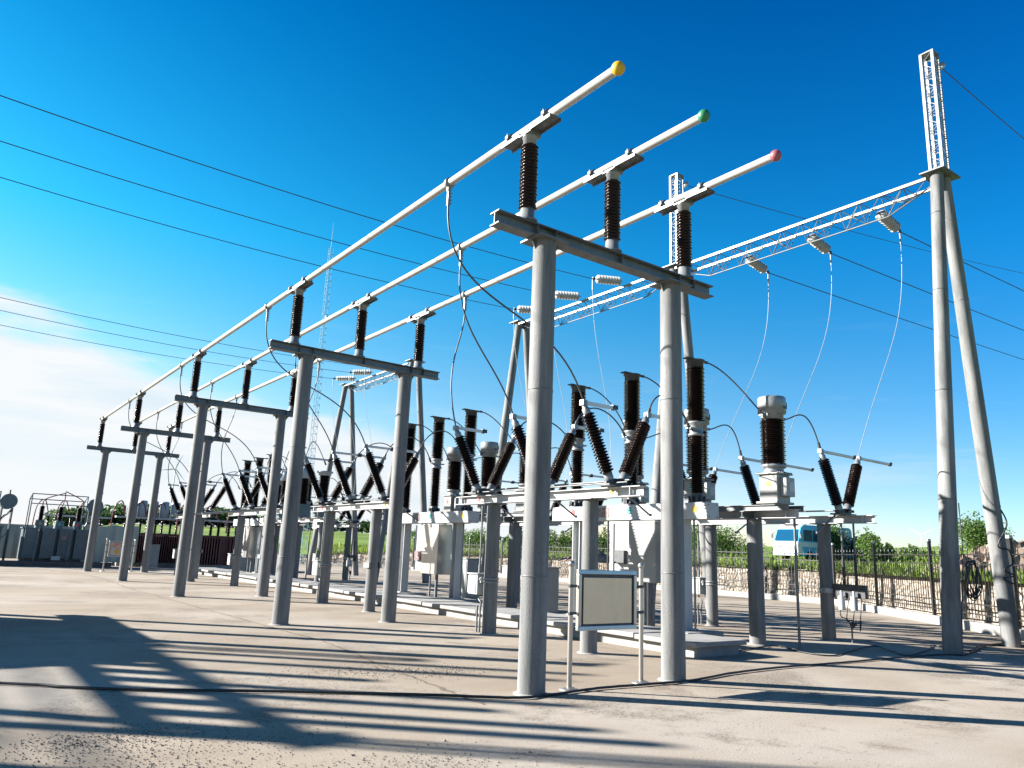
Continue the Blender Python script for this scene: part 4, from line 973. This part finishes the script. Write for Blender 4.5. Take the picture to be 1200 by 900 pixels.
# far-off wood: one mass of many crowns
m = MB(); rg = random.Random(5)
for i in range(620):
    az = rg.choice((rg.uniform(.10, .30), rg.uniform(.10, .50))); d = rg.uniform(300, 345); x, y = at(az, d); z = field_z(x, y); h = rg.uniform(5.0, 7.2)*(1 if az < .3 else .75)
    leaves(m, (x, y, z+h*.55), h*.45, 34, 1.0, 1.15, i)
for i in range(90):
    az = rg.uniform(.5, .9); d = rg.uniform(325, 348); x, y = at(az, d); z = field_z(x, y); h = rg.uniform(2.5, 4); leaves(m, (x, y, z+h*.5), h*.6, 26, .8, .8, i+900)
tag(m.build('distant_wood', 'leaf_dark'), 'dark belt of far-off wood along the skyline on the left', 'wood', None, 'stuff')
# meadow grass
m = MB(); rg = random.Random(9)
for i in range(26000):
    az = rg.uniform(.40, 1.27); r0 = ray_dist(az)+.75; d = r0+rg.random()**1.8*42; x, y = at(az, d); z = field_z(x, y)-.02
    h = rg.uniform(.12, .38)*(1.0 if rg.random() > .06 else 1.7); a = rg.uniform(0, 6.28); w = .05+.012*(d-r0)*.3; dx, dy = w*math.cos(a), w*math.sin(a); lx, ly = rg.gauss(0, .12), rg.gauss(0, .12)
    m.add([(x-dx, y-dy, z), (x+dx, y+dy, z), (x+lx, y+ly, z+h)], [(0, 1, 2)])
tag(m.build('meadow_grass', 'grass_blade'), 'rough bright green grass growing above the rubble wall', 'grass', None, 'stuff')
# old construction joint wandering across the slab
JOINT = [(-1.5, 36.5), (-.6, 33), (-.5, 27), (-.62, 20.5), (-.45, 13.3), (-.35, 8.6), (-.3, 5.6), (-.58, 3.2), (-.78, 1.2), (-.9, -.3)]
J = [(x, y) for x, y in JOINT]; P = smooth_path([(x, y, 0) for x, y in J], 14); m = MB(); rg = random.Random(3); vs = []
for i, p in enumerate(P):
    d = (P[min(i+1, len(P)-1)]-P[max(i-1, 0)]).normalized(); nn = Vector((-d.y, d.x, 0)); w_ = .012+.03*abs(math.sin(i*.37))*rg.random(); c = p+nn*rg.uniform(-.03, .03); vs += [(c.x-nn.x*w_, c.y-nn.y*w_, .004), (c.x+nn.x*w_, c.y+nn.y*w_, .004)]
m.add(vs, [(2*i, 2*i+2, 2*i+3, 2*i+1) for i in range(len(P)-1)]); struct(m.build('ground_joint', 'joint'))
# loose grit lying on the yard near the camera
m = MB(); rg = random.Random(21); n_ = 0
patches = [(-4.9, -1.9, 1.0), (-5.0, -2.3, .8), (-5.0, -1.55, .9), (-4.6, -2.4, .9), (-4.2, -2.0, .8), (-5.6, -1.2, 1.6), (-5.2, -2.3, 1.2), (-4.3, -.7, 1.5), (-1.2, 2.4, 1.2), (-3.0, -2.2, 1.1), (-.2, 2.0, .9), (-4.8, -.2, .8)]
while n_ < 9000:
    px, py, pr = rg.choice(patches); x = px+rg.gauss(0, pr*.5); y = py+rg.gauss(0, pr*.28); s_ = rg.uniform(.003, .009)*(1 if rg.random() > .04 else 1.9); a = rg.uniform(0, 6.28)
    v = [(x+s_*math.cos(a+k*1.257)*rg.uniform(.7, 1.2), y+s_*math.sin(a+k*1.257)*rg.uniform(.7, 1.2), .001) for k in range(5)]; t = [(x+(p[0]-x)*.55, y+(p[1]-y)*.55, s_*rg.uniform(.7, 1.1)) for p in v]
    m.add(v+t, [(k, (k+1) % 5, 5+(k+1) % 5, 5+k) for k in range(5)]+[(5, 6, 7, 8, 9)]); n_ += 1
tag(m.build('loose_grit', 'grit'), 'loose dark grit scattered over the pale concrete in the foreground', 'grit', None, 'stuff')
# heaped soil behind the fence at right
def heap(x, y, w, h, lab, seed):
    rg = random.Random(seed); m = MB(); n = 26; vs = []; fs = []; z0 = field_z(x, y)-.1
    for i in range(n):
        for j in range(n):
            u = -1+2*i/(n-1); v = -1+2*j/(n-1); q = max(0, 1-u*u-v*v)
            vs.append((u*w, v*w*.5, h*q**.7*(.75+.5*rg.random())+.25*math.sin(5*u+seed)*q))
    for i in range(n-1):
        for j in range(n-1): fs.append((i*n+j, (i+1)*n+j, (i+1)*n+j+1, i*n+j+1))
    m.add(vs, fs); o = m.build('soil_heap', 'soil', None, (x, y, z0)); o.rotation_euler = (0, 0, R(-25)); tag(o, lab, 'soil heap', 'soil heaps behind the wall')
x, y = at(1.205, 33); heap(x, y, 3.0, 1.0, 'brown heap of dug soil behind the fence at the right edge', 1)
x, y = at(.745, 46); heap(x, y, 2.2, .55, 'low reddish soil heap behind the fence above the sign', 2)

# ------------------------------------------------------------------ wind turbines and mast
def turbine(x, y, hub, blen, ph, rz, lab):
    r = thing('wind_turbine', lab, 'wind turbine', (x, y, 0), rz, 'white wind turbines on the skyline')
    m = MB(); m.cyl((0, 0, 0), (0, 0, hub), blen*.055, blen*.03, 16); m.build('tower', 'turbine', r)
    m = MB(); m.box((0, blen*.05, hub), (blen*.08, blen*.25, blen*.08)); m.build('nacelle', 'turbine', r, None, blen*.01)
    m = MB(); m.ball((0, -blen*.1, hub), blen*.05, 8); hb = m.build('hub', 'turbine', r)
    for k in range(3):
        t = ph+k*2*math.pi/3; d = Vector((math.sin(t), 0, math.cos(t))); s = Vector((d.z, 0, -d.x)); o = Vector((0, -blen*.1, hub)); m = MB(); w = blen*.045
        A = [o+s*w*.5, o-s*w*.5, o+d*blen*.25-s*w*1.1, o+d*blen-s*w*.2, o+d*blen, o+d*blen*.25+s*w*.6]
        vs = A+[p+Vector((0, w*.35, 0)) for p in A]; m.add(vs, [(0, 1, 2, 3, 4, 5), (11, 10, 9, 8, 7, 6)]+[(i, (i+1) % 6+6-6, (i+1) % 6+6, i+6) for i in range(6)]); m.build('blade', 'turbine', r)
x, y = at(1.1258, 1500); turbine(x, y, 58.5, 24, R(-58), -1.0, 'white wind turbine on the skyline between the coach and gantry legs')
x, y = at(.2185, 1400); turbine(x, y, 118, 26, R(20), -.2, 'pale wind turbine behind the far frames on the left')
r = thing('radio_mast', 'thin pale blue lattice radio mast rising behind the second frame', 'mast', (19.3, 56.9, .2)); m = MB()
def tri(z): 
    w = .36*(1-.35*z/32); return [Vector((w*math.cos(t), w*math.sin(t), z)) for t in (0, 2.094, 4.189)]
A, B = tri(0), tri(29)
for p, q in zip(A, B): m.cyl(p, q, .022, .017, 6)
for i in range(44):
    a, b = tri(i*29/44), tri((i+1)*29/44)
    for k in range(3): m.cyl(a[k], b[(k+1) % 3], .014, None, 4); m.cyl(a[k], a[(k+1) % 3], .014, None, 4)
m.cyl((0, 0, 29), (0, 0, 31.5), .03, .012, 6); m.build('lattice', 'mast', r)
m = MB(); m.box((.2, -.1, 22), (.3, .3, .5)); m.box((-.2, .1, 8), (.3, .3, .4)); m.build('antenna_box', 'mast', r)

# ------------------------------------------------------------------ light and sky
SUN = Vector((-1.82, 1.68, 1.0)).normalized(); EL_S = math.asin(SUN.z); AZ = math.atan2(SUN.x, SUN.y)
ld = bpy.data.lights.new('sun', 'SUN'); ld.energy = 5.0; ld.angle = R(.53); ld.color = (1, .95, .88)
lo = bpy.data.objects.new('sun', ld); C.objects.link(lo); lo.rotation_euler = (-SUN).to_track_quat('-Z', 'Y').to_euler()
w = bpy.data.worlds.new('World'); scene.world = w; w.use_nodes = True; nt = w.node_tree; L = nt.links; bg = nt.nodes['Background']
sky = N(nt, 'ShaderNodeTexSky'); sky.sky_type = 'NISHITA'; sky.sun_disc = False; sky.sun_elevation = EL_S; sky.sun_rotation = AZ; sky.altitude = 600; sky.air_density = 1.0; sky.dust_density = .35; sky.ozone_density = 4.0
hs = N(nt, 'ShaderNodeHueSaturation'); hs.inputs['Saturation'].default_value = 1.3; L.new(sky.outputs[0], hs.inputs['Color'])
tc = N(nt, 'ShaderNodeTexCoord'); sp = N(nt, 'ShaderNodeSeparateXYZ'); L.new(tc.outputs['Generated'], sp.inputs[0])
def mth(op, a, b=None):
    n = N(nt, 'ShaderNodeMath', operation=op)
    for i, v in enumerate((a, b)):
        if v is None: continue
        if isinstance(v, (int, float)): n.inputs[i].default_value = v
        else: L.new(v, n.inputs[i])
    return n.outputs[0]
left = mth('ADD', mth('MULTIPLY', sp.outputs[0], -math.cos(YAW)), mth('MULTIPLY', sp.outputs[1], math.sin(YAW)))
tr = N(nt, 'ShaderNodeValToRGB'); el = tr.color_ramp.elements; el[0].position = 0.0; el[0].color = (.29, .325, .315, 1); el[1].position = .62; el[1].color = (.0, .23, .295, 1)
for p_, c_ in ((.11, (.32, .33, .295)), (.23, (.25, .35, .315)), (.37, (.068, .365, .355)), (.78, (.0, .12, .17)), (.92, (.0, .05, .08))): x_ = el.new(p_); x_.color = (*c_, 1)
L.new(sp.outputs[2], tr.inputs[0])
t2 = N(nt, 'ShaderNodeMixRGB', blend_type='MULTIPLY'); t2.inputs[0].default_value = 1; L.new(hs.outputs[0], t2.inputs[1]); L.new(tr.outputs[0], t2.inputs[2])
lr = N(nt, 'ShaderNodeMapRange'); lr.inputs['From Min'].default_value = -.6; lr.inputs['From Max'].default_value = .6; L.new(left, lr.inputs['Value'])
t3 = N(nt, 'ShaderNodeMixRGB'); t3.inputs[1].default_value = (2.9, 2.9, 3.2, 1); t3.inputs[2].default_value = (10.0, 4.75, 3.5, 1); L.new(lr.outputs[0], t3.inputs[0])
t4 = N(nt, 'ShaderNodeMixRGB', blend_type='MULTIPLY'); t4.inputs[0].default_value = 1; L.new(t2.outputs[0], t4.inputs[1]); L.new(t3.outputs[0], t4.inputs[2])
top = mth('ADD', mth('MULTIPLY', left, .34), .085)
mp = N(nt, 'ShaderNodeMapping'); mp.inputs['Scale'].default_value = (2.2, 2.2, 9); L.new(tc.outputs['Generated'], mp.inputs[0])
nz = N(nt, 'ShaderNodeTexNoise'); nz.inputs['Scale'].default_value = 1.7; nz.inputs['Detail'].default_value = 9; nz.inputs['Roughness'].default_value = .55; L.new(mp.outputs[0], nz.inputs['Vector'])
edge = mth('ADD', mth('SUBTRACT', top, sp.outputs[2]), mth('MULTIPLY', mth('SUBTRACT', nz.outputs['Fac'], .5), .22))
rp = N(nt, 'ShaderNodeMapRange'); rp.interpolation_type = 'SMOOTHSTEP'; rp.inputs['From Min'].default_value = -.01; rp.inputs['From Max'].default_value = .04; L.new(edge, rp.inputs['Value'])
n5 = N(nt, 'ShaderNodeTexNoise'); n5.inputs['Scale'].default_value = 2.6; n5.inputs['Detail'].default_value = 8; n5.inputs['Roughness'].default_value = .6
m5 = N(nt, 'ShaderNodeMapping'); m5.inputs['Scale'].default_value = (1.6, 1.6, 13); m5.inputs['Rotation'].default_value = (.12, .0, 0); L.new(tc.outputs['Generated'], m5.inputs[0]); L.new(m5.outputs[0], n5.inputs['Vector'])
r5 = N(nt, 'ShaderNodeMapRange'); r5.inputs['From Min'].default_value = .36; r5.inputs['From Max'].default_value = .6; r5.inputs['To Min'].default_value = .93; L.new(n5.outputs['Fac'], r5.inputs['Value'])
# faint high wisps on the right
w1 = N(nt, 'ShaderNodeMapRange'); w1.inputs['From Min'].default_value = .55; w1.inputs['From Max'].default_value = .8; w1.inputs['To Max'].default_value = .28; L.new(n5.outputs['Fac'], w1.inputs['Value'])
w2 = N(nt, 'ShaderNodeMapRange'); w2.inputs['From Min'].default_value = .33; w2.inputs['From Max'].default_value = .12; L.new(sp.outputs[2], w2.inputs['Value'])
cc = N(nt, 'ShaderNodeMixRGB'); cc.inputs[1].default_value = (3.9, 4.4, 4.75, 1); cc.inputs[2].default_value = (4.7, 4.85, 4.95, 1)
r6 = N(nt, 'ShaderNodeMapRange'); r6.inputs['From Min'].default_value = .33; r6.inputs['From Max'].default_value = .6; L.new(n5.outputs['Fac'], r6.inputs['Value']); L.new(r6.outputs[0], cc.inputs[0])
cm = mth('MAXIMUM', mth('MULTIPLY', rp.outputs[0], r5.outputs[0]), mth('MULTIPLY', w1.outputs[0], w2.outputs[0]))
mx = N(nt, 'ShaderNodeMixRGB'); L.new(cc.outputs[0], mx.inputs[2]); L.new(cm, mx.inputs[0]); L.new(t4.outputs[0], mx.inputs[1])
L.new(mx.outputs[0], bg.inputs['Color']); bg.inputs['Strength'].default_value = .05
vs_ = scene.view_settings; vs_.view_transform = 'Standard'; vs_.look = 'None'; vs_.gamma = 1; vs_.use_curve_mapping = False; vs_.exposure = 2.0
scene.display_settings.display_device = 'sRGB'
scene.cycles.max_bounces = 5; scene.cycles.diffuse_bounces = 3; scene.cycles.glossy_bounces = 3; scene.cycles.use_denoising = True
